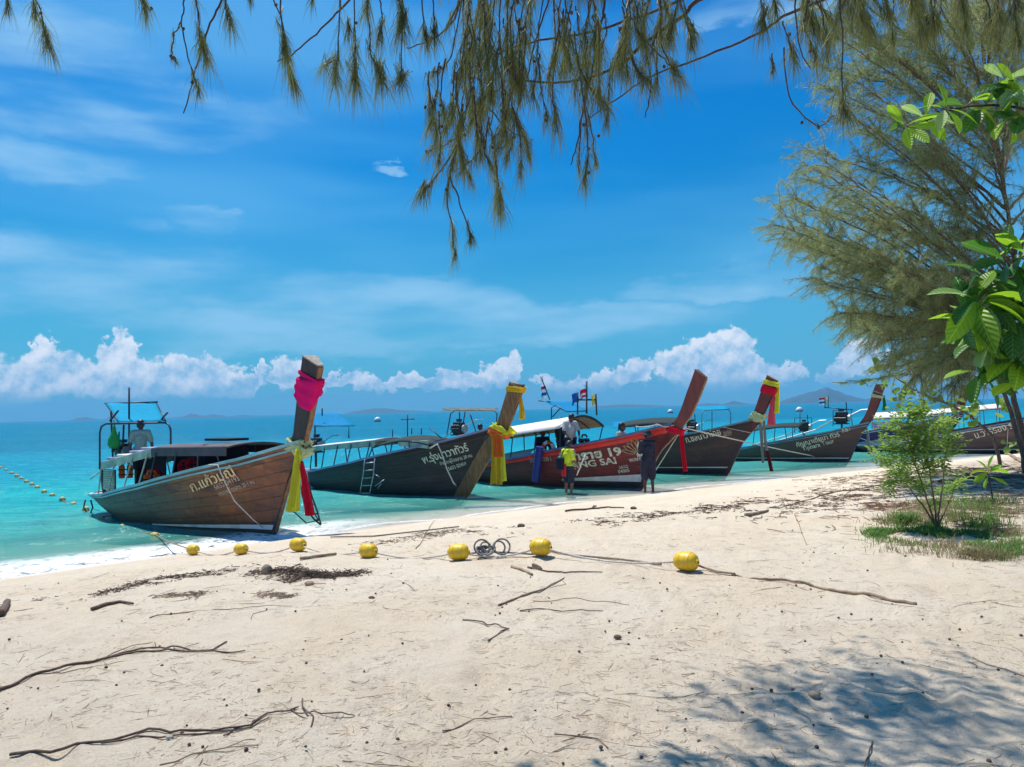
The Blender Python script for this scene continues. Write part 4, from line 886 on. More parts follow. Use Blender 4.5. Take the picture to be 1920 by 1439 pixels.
b7 = Boat(1932, 851, 'worn brown long-tail boat with maroon inside, its bow beyond the right edge', dict(dz=-.18, planks=lambda k: MT['black_paint'] if k < 2 else h_b7, rail=MT['bluegrey'], strake=MT['white_paint'], inner=MT['maroon_wood'], prow=MT['maroon_wood'], boot=(-6, .14, .17, .16, .20), top=3.1, xf=[-.22, .0, .46, .9, 1.1, 1.4, 1.8]))
m = MB()
for sd in (-1, 1): m.grid([[b7.surf(-4.2+i*.4, b7.gun(-4.2+i*.4)-.02, -.06, sd) for i in range(12)], [b7.surf(-4.2+i*.4, b7.gun(-4.2+i*.4)-.02, -.06, sd)+Vector((0, 0, .18)) for i in range(12)]])
m.build('wash_board', MT['maroon_wood'], b7.root, solid=.02)
P0 = b7.L(1740, 778, -.6); P1 = b7.L(1878, 766, -.6); r7 = roof(b7, P0.x, P1.x, P0.z, P1.z, .6, .20, MT['white'], None, nx=14, skirt=.03, skirtm=MT['maroon_wood']); posts(b7, r7, (0, 3, 6, 10, 13), mt=MT['bluegrey'])
m = MB(); a_ = b7.L(1762, 771, -.2); m.add([a_, a_+Vector((1.2, 0, .02)), a_+Vector((.55, .2, .30)), a_+Vector((0, .8, 0)), a_+Vector((1.2, .8, .02)), a_+Vector((.55, .6, .30))], [(0, 1, 2), (3, 4, 5), (0, 2, 5, 3), (1, 2, 5, 4)]); m.build('gable_hood', MT['brown_wood'], b7.root, solid=.03)
b7.tubes('mast', MT['metal_dark'], [[b7.L(1777, 765, 0), b7.L(1777, 730, 0)], [b7.L(1784, 765, 0), b7.L(1784, 738, 0)], [b7.L(1775, 750, 0), b7.L(1786, 750, 0)], [b7.L(1861, 765, 0), b7.L(1861, 755, 0)]], .018)
q = b7.L(1578, 792, 0); b7.engine(q.x, 0, q.z-.05, 1.25); b7.tubes('engine_frame', MT['metal_dark'], [[b7.L(1562, 800, 0), b7.L(1562, 770, 0), b7.L(1596, 768, .2), b7.L(1598, 800, .2)], [b7.L(1545, 764, 0), b7.L(1600, 769, .2)], [b7.L(1547, 766, 0), b7.L(1547, 744, 0)], [b7.L(1553, 766, 0), b7.L(1553, 742, 0)]], .022)
flag(b7, 'flag', b7.L(1546, 746, 0), .34, .36, [fl3, fl2, fl1, fl1, fl2, fl3], b7.root, .1); flag(b7, 'flag', b7.L(1553, 744, 0), .22, .34, cloth('cream_flag', (.75, .78, .4), .3), b7.root, .1)
b7.textfit('น.วารีรอง ร', (1829, 823), (1900, 803), 12, MT['letter'], .01)
benches(b7, (-4.2, -3.2, -2.2, -1.2))
# ------------------------------------------------------------------ ropes from the boats
def rope(name, pts, r, label, mt=None, sag=0., cat='rope', grp=None):
    P = [Vector(p) for p in pts]; out = []
    for i in range(len(P)-1):
        for j in range(6):
            u = j/6; q = P[i].lerp(P[i+1], u); q.z -= sag*math.sin(math.pi*u); out.append(q)
    out.append(P[-1]); b0 = out[0].copy(); m = MB(); m.tube([p-b0 for p in out], r, 6); o = m.build(name, mt or MT['rope'], smooth=True); o.location = b0; return tag(o, label, cat, grp)
def OnB(bt, x, y, yy): return bt.world(bt.L(x, y, yy))
rope('mooring_rope', [OnB(b1, 392, 872, -.76), OnB(b1, 408, 872, -.90), OnB(b1, 422, 905, -.84), OnB(b1, 440, 940, -.70), OnB(b1, 475, 975, -.50), gp(510, 1002, .02)], .011, 'thin rope looped over the side of the nearest brown boat')
rope('mooring_rope', [OnB(b2, 806, 841, -.80), OnB(b2, 820, 833, -.85), OnB(b2, 828, 850, -.82), OnB(b2, 838, 880, -.78), OnB(b2, 850, 905, -.72), gp(876, 936, .05)], .02, 'pale rope hanging from the gunwale of the navy boat into the water')
rope('mooring_rope', [OnB(b3, 1192, 800, -.3), OnB(b3, 1232, 796, -.22), OnB(b3, 1262, 798, -.1), gp(1590, 868, .05)], .018, 'long pale rope running from the maroon boat to the shore', sag=.05)
rope('mooring_rope', [OnB(b3, 1272, 815, -.02), gp(1214, 908, .05)], .014, 'straight rope from the foot of the maroon prow down to the water')
rope('mooring_rope', [OnB(b4, 1350, 800, -.4), OnB(b4, 1408, 812, -.2)], .012, 'short rope stretched along the bow of the fourth boat')
rope('mooring_rope', [OnB(b5, 1588, 812, -.2), gp(1700, 858, .1)], .012, 'rope from the grey brown boat slanting down to the beach')
rope('mooring_rope', [OnB(b7, 1875, 790, -.4), OnB(b7, 1890, 805, -.5), OnB(b7, 1888, 838, -.4)], .015, 'rope hanging down the worn brown hull at the right edge')
# ------------------------------------------------------------------ people
def person(label, loc, rz, pose, mats, sc=1.0, cat='person'):
    o = thing('person', label, cat, loc, rz)
    def solid(name, caps, balls, mt, vox=.012, noisy=0):
        m = MB()
        for (a_, ra, b__, rb) in caps:
            a_ = Vector(a_)*sc; b__ = Vector(b__)*sc; n = 5; m.tube([a_.lerp(b__, i/n) for i in range(n+1)], [(ra+(rb-ra)*i/n)*sc for i in range(n+1)], 12); m.ball(a_, ra*sc, 12, 8); m.ball(b__, rb*sc, 12, 8)
        for (c_, r_) in balls: m.ball(Vector(c_)*sc, [q*sc for q in r_], 14, 10)
        ob = m.build(name, mt, o, smooth=True); md = ob.modifiers.new('skin', 'REMESH'); md.mode = 'VOXEL'; md.voxel_size = vox; md.use_smooth_shade = True
        sm = ob.modifiers.new('soft', 'SMOOTH'); sm.iterations = 3; sm.factor = .5
        return ob
    J = pose; caps = []
    caps += [(J['pelvL'], .10, J['pelvR'], .10), (J['waist'], .115, J['pelv'], .12), (J['waist'], .11, J['chest'], .125), (J['shL'], .06, J['shR'], .06), (J['chest'], .12, J['neck0'], .07), (J['neck0'], .055, J['head'], .05)]
    for s_ in 'LR':
        caps += [(J['sh'+s_], .052, J['el'+s_], .040), (J['el'+s_], .040, J['wr'+s_], .027), (J['hip'+s_], .085, J['kn'+s_], .055), (J['kn'+s_], .055, J['an'+s_], .036)]
        w = Vector(J['wr'+s_]); e = Vector(J['el'+s_]); d = (w-e).normalized(); sd = d.orthogonal().normalized(); caps.append((w, .027, w+d*.07, .032))
        for k, ln in enumerate((.075, .085, .08, .06)):
            f0 = w+d*.08+sd*(k-1.5)*.019; caps.append((f0, .010, f0+d*ln*.6+d.cross(sd)*.01, .009)); caps.append((f0+d*ln*.6+d.cross(sd)*.01, .009, f0+d*ln+d.cross(sd)*.03, .008))
        caps.append((w+d*.02+sd*.03, .012, w+d*.07+sd*.055, .010))
        a_ = Vector(J['an'+s_]); f = Vector(J.get('foot', (1, 0, 0))); caps += [(a_+Vector((0, 0, -.03)), .038, a_+f*.10+Vector((0, 0, -.055)), .03), (a_+f*.10+Vector((0, 0, -.055)), .032, a_+f*.17+Vector((0, 0, -.06)), .024)]
    h = Vector(J['head']); fd = Vector(J.get('face', (1, 0, 0))).normalized(); si = Vector((0, 0, 1)).cross(fd).normalized(); up = fd.cross(si)
    balls = [(h+up*.10, (.088, .088, .108)), (h+up*.04+fd*.03, (.062, .062, .07)), (h+fd*.095+up*.075, (.014, .014, .022)), (h+si*.085+up*.08, (.014, .014, .03)), (h-si*.085+up*.08, (.014, .014, .03)), (h+fd*.08+up*.035, (.02, .028, .01))]
    solid('body', caps, balls, mats['skin'], .010)
    m = MB()
    for q in (-1, 1): m.ball((h+fd*.082+si*q*.032+up*.10)*sc, .011*sc, 8, 6)
    m.build('eyes', MT['hair'], o)
    hr = [(h+up*.125-fd*.015, (.098, .098, .098)), (h+up*.075-fd*.045, (.075, .085, .085))]
    ob = solid('hair', [], hr, mats.get('hair', MT['hair']), .012)
    if 'hat' in mats:
        m = MB(); m.lathe([(0, .12), (.08, .11), (.105, .05), (.108, .0), (.17, -.015), (.17, -.03), (.1, -.02)], tuple((h+up*.13)*sc), 'z', 18); m.build('hat', mats['hat'], o, smooth=True)
    if 'shirt' in mats:
        c2 = [(Vector(J['pelvL'])+Vector((0, 0, .03)), .115, Vector(J['pelvR'])+Vector((0, 0, .03)), .115), (J['waist'], .135, J['pelv'], .13), (J['waist'], .132, J['chest'], .145), (J['shL'], .075, J['shR'], .075), (J['chest'], .14, J['neck0'], .075)]
        for s_ in 'LR':
            sh = Vector(J['sh'+s_]); el_ = Vector(J['el'+s_]); wr = Vector(J['wr'+s_])
            c2.append((sh, .073, sh.lerp(el_, mats.get('sleeve', .7)), .070))
            if mats.get('long'): c2 += [(sh, .07, el_, .055), (el_, .055, el_.lerp(wr, .85), .042)]
        if mats.get('robe'): c2 += [(J['hipL'], .13, J['knL'], .11), (J['hipR'], .13, J['knR'], .11)]
        solid('shirt', c2, [], mats['shirt'], .014)
    if 'shorts' in mats:
        c2 = [(J['pelvL'], .122, J['pelvR'], .122)]
        for s_ in 'LR':
            hp = Vector(J['hip'+s_]); k_ = Vector(J['kn'+s_]); c2.append((hp, .108, hp.lerp(k_, mats.get('leg', .8)), .095))
        solid('shorts', c2, [], mats['shorts'], .014)
    return o
def stand(**kw):        # facing +x, 1.70 m tall, origin at the soles
    J = dict(pelvL=(0, .09, .92), pelvR=(0, -.09, .92), pelv=(0, 0, .95), waist=(0, 0, 1.05), chest=(.01, 0, 1.24), neck0=(0, 0, 1.40), head=(.015, 0, 1.49), shL=(0, .17, 1.385), shR=(0, -.17, 1.385),
             elL=(-.02, .24, 1.10), elR=(-.02, -.24, 1.10), wrL=(.06, .25, .87), wrR=(.06, -.25, .87), hipL=(0, .09, .88), hipR=(0, -.09, .88), knL=(.02, .10, .48), knR=(.02, -.10, .48), anL=(0, .11, .09), anR=(0, -.11, .09), face=(1, 0, 0))
    J.update(kw); return J
def sit(**kw):          # seat at z = 0.45
    J = dict(pelvL=(0, .09, .50), pelvR=(0, -.09, .50), pelv=(0, 0, .54), waist=(0, 0, .64), chest=(.03, 0, .83), neck0=(.04, 0, .99), head=(.07, 0, 1.08), shL=(.03, .17, .975), shR=(.03, -.17, .975),
             elL=(.08, .24, .72), elR=(.08, -.24, .72), wrL=(.30, .14, .62), wrR=(.30, -.14, .62), hipL=(0, .09, .50), hipR=(0, -.09, .50), knL=(.42, .12, .52), knR=(.42, -.12, .52), anL=(.40, .12, .10), anR=(.40, -.12, .10), face=(1, 0, 0))
    J.update(kw); return J
m_neon = cloth('neon_yellow_shirt', (.72, .86, .04), .12); m_shn = mat('navy_shorts', (.012, .016, .04), .8, .3, 8); m_rs = mat('red_shorts_panel', (.55, .015, .03), .8, .2, 8)
m_grey = cloth('grey_polo', (.46, .46, .50), .05); m_dk = mat('black_blue_clothes', (.012, .013, .035), .8, .3, 8); m_sage = cloth('sage_shirt', (.22, .33, .32), .1)
base = gp(1066, 934); print('yellow man', base)
o = person('person in neon yellow shirt and dark shorts standing in the shallows', (base.x, base.y, base.z-.0), R(35), stand(head=(.05, 0, 1.48), face=(.9, -.1, -.35), elR=(.05, -.22, 1.10), wrR=(.26, -.16, .96), elL=(.06, .22, 1.10), wrL=(.26, .14, .92), knR=(.06, -.10, .48)), dict(skin=MT['skin'], shirt=m_neon, shorts=m_shn, leg=.85), sc=.95)
ym = o
bag = thing('shoulder_bag', 'black shoulder bag worn by the person in the yellow shirt', 'bag', (base.x, base.y, base.z), R(35)); m = MB(); m.box((-.19, .10, .98), (.12, .26, .34)); m.build('pouch', MT['navy'], bag, bevel=.04)
m = MB(); m.tube([(-.14, .12, 1.14), (-.12, .02, 1.34), (-.04, -.13, 1.46), (.10, -.12, 1.40), (.16, .0, 1.2), (.10, .13, 1.08)], .02, 6, flat=.5); m.build('strap', MT['navy'], bag, smooth=True)
m = MB(); m.box((-.13, .02, .80), (.05, .20, .34)); sh_ = m.build('shorts_panel', m_rs, ym, bevel=.03)
c = Vector((base.x, base.y, base.z)); Rz35 = Matrix.Rotation(R(35), 3, 'Z')
p_ = c+Rz35 @ Vector((.30, -.20, .92)); rope('paddle_stick', [p_-Vector((.12, 0, .28)), p_+Vector((.14, 0, .30))], .018, 'short white pole held by the person in the yellow shirt', MT['white_paint'], cat='pole')
base = gp(1217, 922)
person('person in dark blue clothes and cap standing at the edge by the maroon bow', (base.x, base.y, base.z+.0), R(95), stand(elL=(.10, .20, 1.12), wrL=(.28, .06, 1.12), elR=(.08, -.20, 1.12), wrR=(.26, -.06, 1.10)), dict(skin=MT['skin_dark'], shirt=m_dk, shorts=m_dk, leg=1.1, long=True, robe=True, hat=m_dk), sc=1.0)
q = b3.L(1070, 840, -.55); q.z = b3.gun(q.x)-.62
person('person in grey polo shirt standing in the maroon boat and looking down', b3.world(q), R(-70), stand(head=(.07, 0, 1.47), face=(1, 0, -.6), chest=(.05, 0, 1.22), elR=(.10, -.25, 1.12), wrR=(.26, -.16, .98), elL=(.10, .24, 1.12), wrL=(.30, .16, .90)), dict(skin=MT['skin_dark'], shirt=m_grey, shorts=m_dk), sc=.98)
q = b3.L(1052, 835, .1); q.z = b3.gun(q.x)-.50; person('person in dark clothes standing behind the grey shirt in the maroon boat', b3.world(q), R(-40), stand(), dict(skin=MT['skin_dark'], shirt=m_dk, shorts=m_dk), sc=.92)
q = b3.L(1016, 840, .2); q.z = b3.gun(q.x)-.55; person('person sitting in the shade under the white roof of the maroon boat', b3.world(q), R(-60), sit(), dict(skin=MT['skin_dark'], shirt=m_dk, shorts=m_dk), sc=1.1)
q = b3.L(1163, 826, .1); q.z = b3.gun(q.x)-.88; person('person in a flowered shirt crouching low in the bow of the maroon boat', b3.world(q), R(-30), sit(), dict(skin=MT['skin_dark'], shirt=cloth('flowered_shirt', (.45, .42, .38), .1), shorts=m_dk), sc=1.05)
q = b3.L(899, 812, .2); q.z = b3.gun(q.x)+.12; person('person in black sitting high at the stern engine of the maroon boat', b3.world(q), R(60), sit(), dict(skin=MT['skin_dark'], shirt=m_dk, shorts=m_dk), sc=.95)
q = b1.L(264, 862, .15); q.z = .62; person('person in sage green shirt seen from behind in the stern of the nearest boat', b1.world(q), R(100), stand(elL=(.03, .25, 1.12), elR=(.03, -.25, 1.12)), dict(skin=MT['skin_dark'], shirt=m_sage, shorts=m_dk), sc=1.0)
ring_buoy(b3.world(b3.L(1028, 842, -.55)), .20, .06, 'orange life ring leaning inside the maroon boat beside the blue fender', R(-40))
q = b3.L(1096, 828, -.5); jacket(b3.world(q), .6, MT['navy'], 'black life jacket lying on the gunwale of the maroon boat', .2, 1.2)
hladder(b3, [(1052, 858), (1052, 848), (1056, 843), (1062, 848), (1062, 858)], [(1070, 858), (1070, 846), (1074, 842), (1078, 847), (1078, 858)], -.98, 'steel ladder hooks over the gunwale of the maroon boat')
#@@NATURE
# ------------------------------------------------------------------ floats and rope line
m_buoy = mat('yellow_float', (.80, .50, .01), .45, .12, 6, dirt=((.42, .26, .05), .45), bmp=.003); m_old = mat('sun_bleached_float', (.55, .42, .12), .6, .3, 7, dirt=((.06, .05, .04), .8))
def float_mesh(mt, name):
    m = MB(); pr = [(.012, -.125), (.045, -.122), (.075, -.108), (.093, -.075), (.098, -.03), (.098, .03), (.093, .075), (.075, .108), (.045, .122), (.012, .125)]
    m.lathe(pr, (0, 0, 0), 'x', 18); return m.mesh(name, mt, True)
def groove_mesh():
    m = MB()
    for x in (-.045, 0.02, .06): m.lathe([(.0985, x-.006), (.1015, x), (.0985, x+.006)], (0, 0, 0), 'x', 18)
    for s_ in (-1, 1): m.lathe([(.028, s_*.112), (.034, s_*.135), (.014, s_*.140)], (0, 0, 0), 'x', 10)
    return m
fm = float_mesh(m_buoy, 'float_body'); fo_ = float_mesh(m_old, 'float_body'); gmsh = groove_mesh().mesh('float_rim', m_buoy, True); gold = groove_mesh().mesh('float_rim', m_old, True)
def buoy(p, dirv, sc, label, old=False, grp='yellow floats strung along the swimming line'):
    o = thing('float_buoy', label, 'buoy', p, math.atan2(dirv.y, dirv.x), grp); o.scale = (sc,)*3
    for nm, me in (('float_body', fo_ if old else fm), ('rim', gold if old else gmsh)):
        c_ = bpy.data.objects.new(nm, me); C.objects.link(c_); c_.parent = o
    return o
land = [((362, 1027), .85, 'yellow float at the edge of the foam, first of the dry line'), ((452, 1027), .85, 'yellow float lying below the bow of the nearest boat, second from the foam'), ((559, 1021), .98, 'yellow float on the sand just right of the nearest bow'),
        ((691, 1034), .98, 'yellow float on the sand between the nearest bow and the coiled rope'), ((860, 1038), 1.02, 'yellow float lying against the left of the coiled rope'), ((1014, 1029), 1.05, 'flattish yellow float right of the coiled rope'), ((1287, 1058), 1.02, 'large bright yellow float alone at the right end of the line')]
LP = []
for (px, py), sc, lb in land: q = gp(px, py+13); q.z += .095*sc; LP.append((q, sc, lb))
for i, (q, sc, lb) in enumerate(LP):
    a_ = LP[max(0, i-1)][0]; b__ = LP[min(len(LP)-1, i+1)][0]; buoy(q, b__-a_, sc*.94, lb)
fl = [(2, 876), (12, 881), (22, 887), (31, 892), (40, 897), (50, 903), (60, 908), (70, 914), (83, 922), (98, 929), (117, 936), (138, 946), (161, 955), (190, 969), (231, 985), (290, 1001)]
FPn = []
for (x, y) in fl:
    d = ray(x, y+2); p = CAM+d*(-CH/d.z); p.z = .02; FPn.append(p)
wd = ['farthest', 'second farthest', 'third farthest', 'fourth farthest', 'fifth farthest', 'sixth farthest', 'seventh farthest', 'eighth farthest', 'ninth farthest']
for i, p in enumerate(FPn):
    lb = ('%s weathered float of the chain, by the left edge of the photo' % wd[i]) if i < 9 else ['weathered float fourth left of the stern of the nearest boat', 'weathered float third left of the stern of the nearest boat', 'weathered float second left of the stern of the nearest boat', 'weathered float right under the stern of the nearest boat', 'half sunken float just past the stern of the nearest boat', 'half sunken float by the middle of the nearest hull', 'half sunken brown float below the lettering of the nearest boat'][i-9]
    d = FPn[min(i+1, len(FPn)-1)]-FPn[max(i-1, 0)]; o = buoy(p, d, .82, lb, True, 'weathered floats drifting in a chain beside the nearest boat')
    if i > 12: o.location.z = -.03
rope('float_line', [FPn[0]-Vector((1.5, -1.2, 0))]+[p-Vector((0, 0, .01)) for p in FPn]+[LP[0][0]], .012, 'rope threading the floats in the water', MT['darkrope'], sag=.03)
rope('float_line', [q for q, _, _ in LP], .011, 'rope threading the yellow floats on the sand', sag=.085)
q0 = LP[-1][0]; rope('float_line', [q0, gp(1320, 1070, .03), gp(1345, 1076, .02), gp(1378, 1080, .02)], .012, 'rope end leaving the largest yellow float', MT['darkrope'])
rope('float_line', [gp(1240, 1062, .02), gp(1160, 1052, .02), gp(1080, 1045, .02), gp(1020, 1035, .02)], .012, 'second worn rope on the sand left of the largest float', MT['darkrope'])
rope('shore_rope', [gp(620, 1010, .03), gp(700, 1008, .02), gp(800, 997, .02), gp(860, 990, .02)], .012, 'dark rope across the wet sand right of the nearest boat', MT['darkrope'])
# coil
cc = gp(925, 1044, .03); m = MB(); rc = random.Random(5)
for k in range(11):
    r_ = rc.uniform(.04, .095); ox, oy = rc.uniform(-.14, .14), rc.uniform(-.06, .06); tl = rc.uniform(.2, 1.2); ax = Matrix.Rotation(tl, 3, 'X') @ Matrix.Rotation(rc.uniform(-.6, .6), 3, 'Y')
    m.tube([Vector((ox, oy, r_*math.sin(tl)*.9+.01))+ax @ Vector((r_*math.cos(a), r_*math.sin(a), 0)) for a in np.linspace(0, 6.28, 16)], .011, 6)
m.tube([(-.3, 0, .01), (-.1, .05, .02), (.2, -.05, .02), (.45, -.12, .01), (.6, -.1, .01)], .012, 6)
o = m.build('rope_coil', mat('grey_rope', (.22, .20, .18), .9, .4, 40), smooth=True); o.location = cc; tag(o, 'tangled coil of grey rope between two yellow floats', 'rope')
for (x, y, r_, lb) in ((708, 789, .17, 'white mooring ball with dark underside far out at sea'), (1499, 770, .16, 'round white mooring ball behind the fifth boat'), (1257, 773, .15, 'small pale mooring ball left of the maroon prow')):
    d = ray(x, y+2); t = -CH/d.z; p = CAM+d*t
    o = thing('mooring_ball', lb, 'buoy', p); rr_ = min(.9, r_*t/38); m = MB(); m.ball((0, 0, rr_*.4), rr_, 14, 10); m.build('ball', MT['white_paint'], o, smooth=True); m = MB(); m.lathe([(rr_*1.01, -.1*rr_), (rr_*1.02, .25*rr_), (rr_*.98, .35*rr_)], (0, 0, 0), 'z', 14); m.build('dark_band', MT['black_paint'], o)
# ------------------------------------------------------------------ driftwood and litter
m_stick = mat('dry_dark_twig', (.12, .075, .05), .85, .45, 12, stretch=(2, 2, 2)); m_stick2 = mat('dry_pale_twig', (.26, .18, .12), .85, .4, 12); m_drift = mat('driftwood', (.30, .22, .15), .85, .35, 9, bmp=.01)
def stick(name, lines, label, mt=None, cat='stick'):
    # lines: list of (photo points, radius at both ends)
    root = None; m = MB(); b0 = gp(*lines[0][0][0])
    for pts, r1, r2 in lines:
        P = [gp(x, y) for x, y in pts]; out = []
        for i in range(len(P)-1):
            n = max(2, int((P[i+1]-P[i]).length/.05))
            for j in range(n):
                q = P[i].lerp(P[i+1], j/n); q.z = max(gz(q.x, q.y), gz(q.x+.06, q.y)-.01, gz(q.x-.06, q.y)-.01, gz(q.x, q.y-.08)-.004); out.append(q)
        out.append(P[-1]); n = len(out)
        out = [q+Vector((.006*noise.noise((k*.35, r1*900, 1)), .006*noise.noise((k*.35, 7, r1*900)), r1*.7+.006*abs(noise.noise((k*.2, 3, r1*700))))) for k, q in enumerate(out)]
        m.tube([q-b0 for q in out], [r1+(r2-r1)*k/n for k in range(n)], 6)
    o = m.build(name, mt or m_stick, smooth=True); o.location = b0; return tag(o, label, cat)
stick('branch', [([(-20, 1305), (60, 1268), (140, 1247), (240, 1228), (330, 1222), (460, 1223)], .011, .004), ([(135, 1247), (230, 1226), (300, 1220), (370, 1223), (400, 1221), (425, 1205)], .008, .005), ([(200, 1232), (260, 1212), (290, 1205), (293, 1217)], .003, .002), ([(100, 1262), (180, 1252), (240, 1240)], .003, .001), ([(400, 1221), (425, 1226), (445, 1224)], .004, .002)], 'long dark branch curving in from the left edge of the photo', cat='branch')
stick('branch', [([(18, 1418), (120, 1417), (190, 1396), (300, 1374), (400, 1372), (470, 1362), (500, 1342), (560, 1328)], .009, .004), ([(190, 1398), (280, 1384), (380, 1378), (470, 1366), (505, 1348)], .006, .003), ([(545, 1332), (600, 1340), (640, 1346), (665, 1343)], .004, .003), ([(567, 1312), (568, 1328), (588, 1345), (582, 1365)], .005, .003), ([(420, 1384), (440, 1368), (470, 1362)], .004, .002)], 'long thin dark branch lying along the lower left of the sand', cat='branch')
stick('branch', [([(300, 1438), (360, 1418), (430, 1405), (485, 1400)], .004, .002), ([(370, 1415), (400, 1408), (480, 1388)], .003, .002)], 'wispy forked twig below the lower left branch', m_stick2)
stick('stick', [([(935, 1137), (970, 1124), (1010, 1111), (1058, 1085)], .011, .006), ([(1030, 1103), (1062, 1096), (1050, 1086)], .003, .002)], 'straight split stick pointing down left near the middle of the sand', m_stick2)
stick('stick', [([(868, 1164), (905, 1167), (935, 1173), (955, 1182), (932, 1192), (915, 1203)], .006, .005)], 'small dark hooked twig in the middle of the sand')
stick('pole', [([(1372, 1080), (1480, 1093), (1600, 1114), (1718, 1135)], .009, .017)], 'long bare pole lying right of the largest yellow float', m_stick2, cat='pole')
stick('branch', [([(990, 1066), (1020, 1072), (1060, 1076), (1130, 1075)], .012, .004), ([(1000, 1062), (1015, 1070)], .02, .012)], 'dark branch behind the straight split stick', cat='branch')  # plain dark twig colour, shared with the other dark sticks
stick('driftwood', [([(960, 1065), (985, 1073), (998, 1080)], .02, .012)], 'short chunk of driftwood left of the dark branch', m_drift, cat='driftwood')
stick('driftwood', [([(562, 1050), (600, 1045), (630, 1041)], .022, .016)], 'flat weathered plank end below the third yellow float', m_drift, cat='driftwood')
stick('driftwood', [([(172, 1146), (200, 1136), (225, 1131), (250, 1135)], .02, .008)], 'curved brown palm husk near the wrack line on the left', m_stick, cat='driftwood')
stick('driftwood', [([(0, 1157), (12, 1140), (14, 1133)], .04, .03)], 'dark lump of wood at the left edge below the foam', m_stick, cat='driftwood')
stick('driftwood', [([(1398, 968), (1420, 965), (1440, 960)], .03, .02)], 'short light log on the sand right of the middle', m_drift, cat='driftwood')
stick('stick', [([(1618, 1455), (1628, 1420), (1637, 1393)], .004, .003)], 'single twig sticking in at the bottom edge inside the tree shadow')
stick('stick', [([(975, 1147), (1000, 1143), (1040, 1146), (1130, 1147)], .006, .003), ([(1000, 1128), (1080, 1122), (1180, 1136)], .003, .002)], 'thin wavy stick below the split stick')
stick('stick', [([(1825, 1235), (1850, 1247), (1885, 1257), (1920, 1270)], .005, .003)], 'thin twig crossing the sand near the right edge', m_stick2)
stick('stick', [([(280, 1160), (360, 1148), (450, 1143), (510, 1136), (548, 1138)], .005, .002), ([(470, 1165), (475, 1152), (500, 1146)], .003, .003)], 'pale forked twig above the long left branch', m_stick2)
stick('stick', [([(1490, 965), (1500, 990), (1512, 1022)], .006, .004)], 'leaning dead stem right of the middle of the beach', m_stick2)
stick('stick', [([(780, 1030), (800, 1000), (815, 975)], .006, .003)], 'slanting reed stuck in the sand behind the float line', m_stick2)
stick('stick', [([(1040, 1380), (1120, 1390), (1140, 1405)], .004, .002)], 'small twig at the bottom of the sand left of the tree shadow')
stick('stick', [([(830, 1375), (890, 1350), (960, 1345)], .004, .003)], 'faint curved twig in the lower middle of the sand', m_stick2)
stick('stick', [([(1290, 1075), (1400, 1085), (1440, 1090), (1520, 1110)], .003, .002)], 'fine vine trailing under the long bare pole', m_stick2)
def stone(px, py, r_, label, mt=None, fl_=.6):
    q = gp(px, py); m = MB(); m.ball((0, 0, 0), (r_, r_*.8, r_*fl_), 10, 8); m.v = [(x*(1+.35*noise.noise((x/r_, y/r_, z/r_+px))), y*(1+.3*noise.noise((y/r_, px, x/r_))), z) for x, y, z in m.v]
    o = m.build('stone', mt or m_stick, smooth=True); o.location = q+Vector((0, 0, r_*fl_*.4)); tag(o, label, 'stone')
stone(1158, 1197, .028, 'dark cone sized lump alone in the middle of the sand'); stone(977, 988, .06, 'flat dark stone near the wet sand behind the coil'); stone(1527, 1306, .035, 'brown crumpled lump in the tree shadow', m_drift); stone(580, 1097, .05, 'pale rock at the foot of the seaweed heap', m_drift); stone(500, 1075, .06, 'upright pale coral stone left of the seaweed heap', m_drift, 1.2); stone(318, 1385, .02, 'small whitish shell by the lower left branch', MT['grey_wood'])
stone(1188, 955, .06, 'dark lump near the waterline left of the long log', m_stick); stone(697, 1123, .03, 'small dark bark piece below the float line', m_stick)
def litter(name, gen, n, mt, label=None, rmin=.0012, rmax=.003, lmin=.02, lmax=.12, seed=1, lift=.003):
    rl = random.Random(seed); m = MB()
    for _ in range(n):
        q = gen(rl)
        if q is None: continue
        a = rl.uniform(0, math.pi*2); ln = rl.uniform(lmin, lmax); k = rl.gauss(0, .35); ln = lmin+(lmax-lmin)*rl.random()**2.2; P = []; r_ = rl.uniform(rmin, rmax)
        for j in range(4):
            u = j/3; aa = a+k*u; P.append(Vector((q[0]+math.cos(aa)*ln*(u-.5), q[1]+math.sin(aa)*ln*(u-.5), 0)))
        zz = gz(q[0], q[1]); 
        z0_ = zz+r_*.6+lift*rl.random()**2; tl_ = rl.uniform(-1, 1)*min(lift, ln*.3); P = [p+Vector((0, 0, z0_+tl_*(i_/3-.5))) for i_, p in enumerate(P)]
        m.tube(P, [r_, r_, r_*.8, r_*.3], 4, cap=False)
    o = m.build(name, mt); o['kind'] = 'stuff'; return o
def g_near(rl):
    r_ = 1.9*math.exp(rl.random()*1.75); a = rl.uniform(-.72, .72); x, y = r_*math.sin(a), r_*math.cos(a)
    return (x, y) if float(dist_in(x, y)) > 1.3 and noise.noise((x*.9, y*.9, 4)) > -.25 else None
litter('twig_litter', g_near, 3800, m_stick2, seed=2, rmin=.0008, rmax=.002, lmax=.16); litter('twig_litter', g_near, 420, m_stick, seed=3, rmin=.001, rmax=.0022, lmax=.22)
litter('twig_litter', g_near, 260, m_stick2, seed=14, rmin=.0016, rmax=.0034, lmin=.10, lmax=.55)
litter('needle_litter', g_near, 17000, mat('dry_needles', (.36, .25, .15), .85, .3, 20), seed=4, rmin=.0007, rmax=.0014, lmin=.015, lmax=.11, lift=.002)
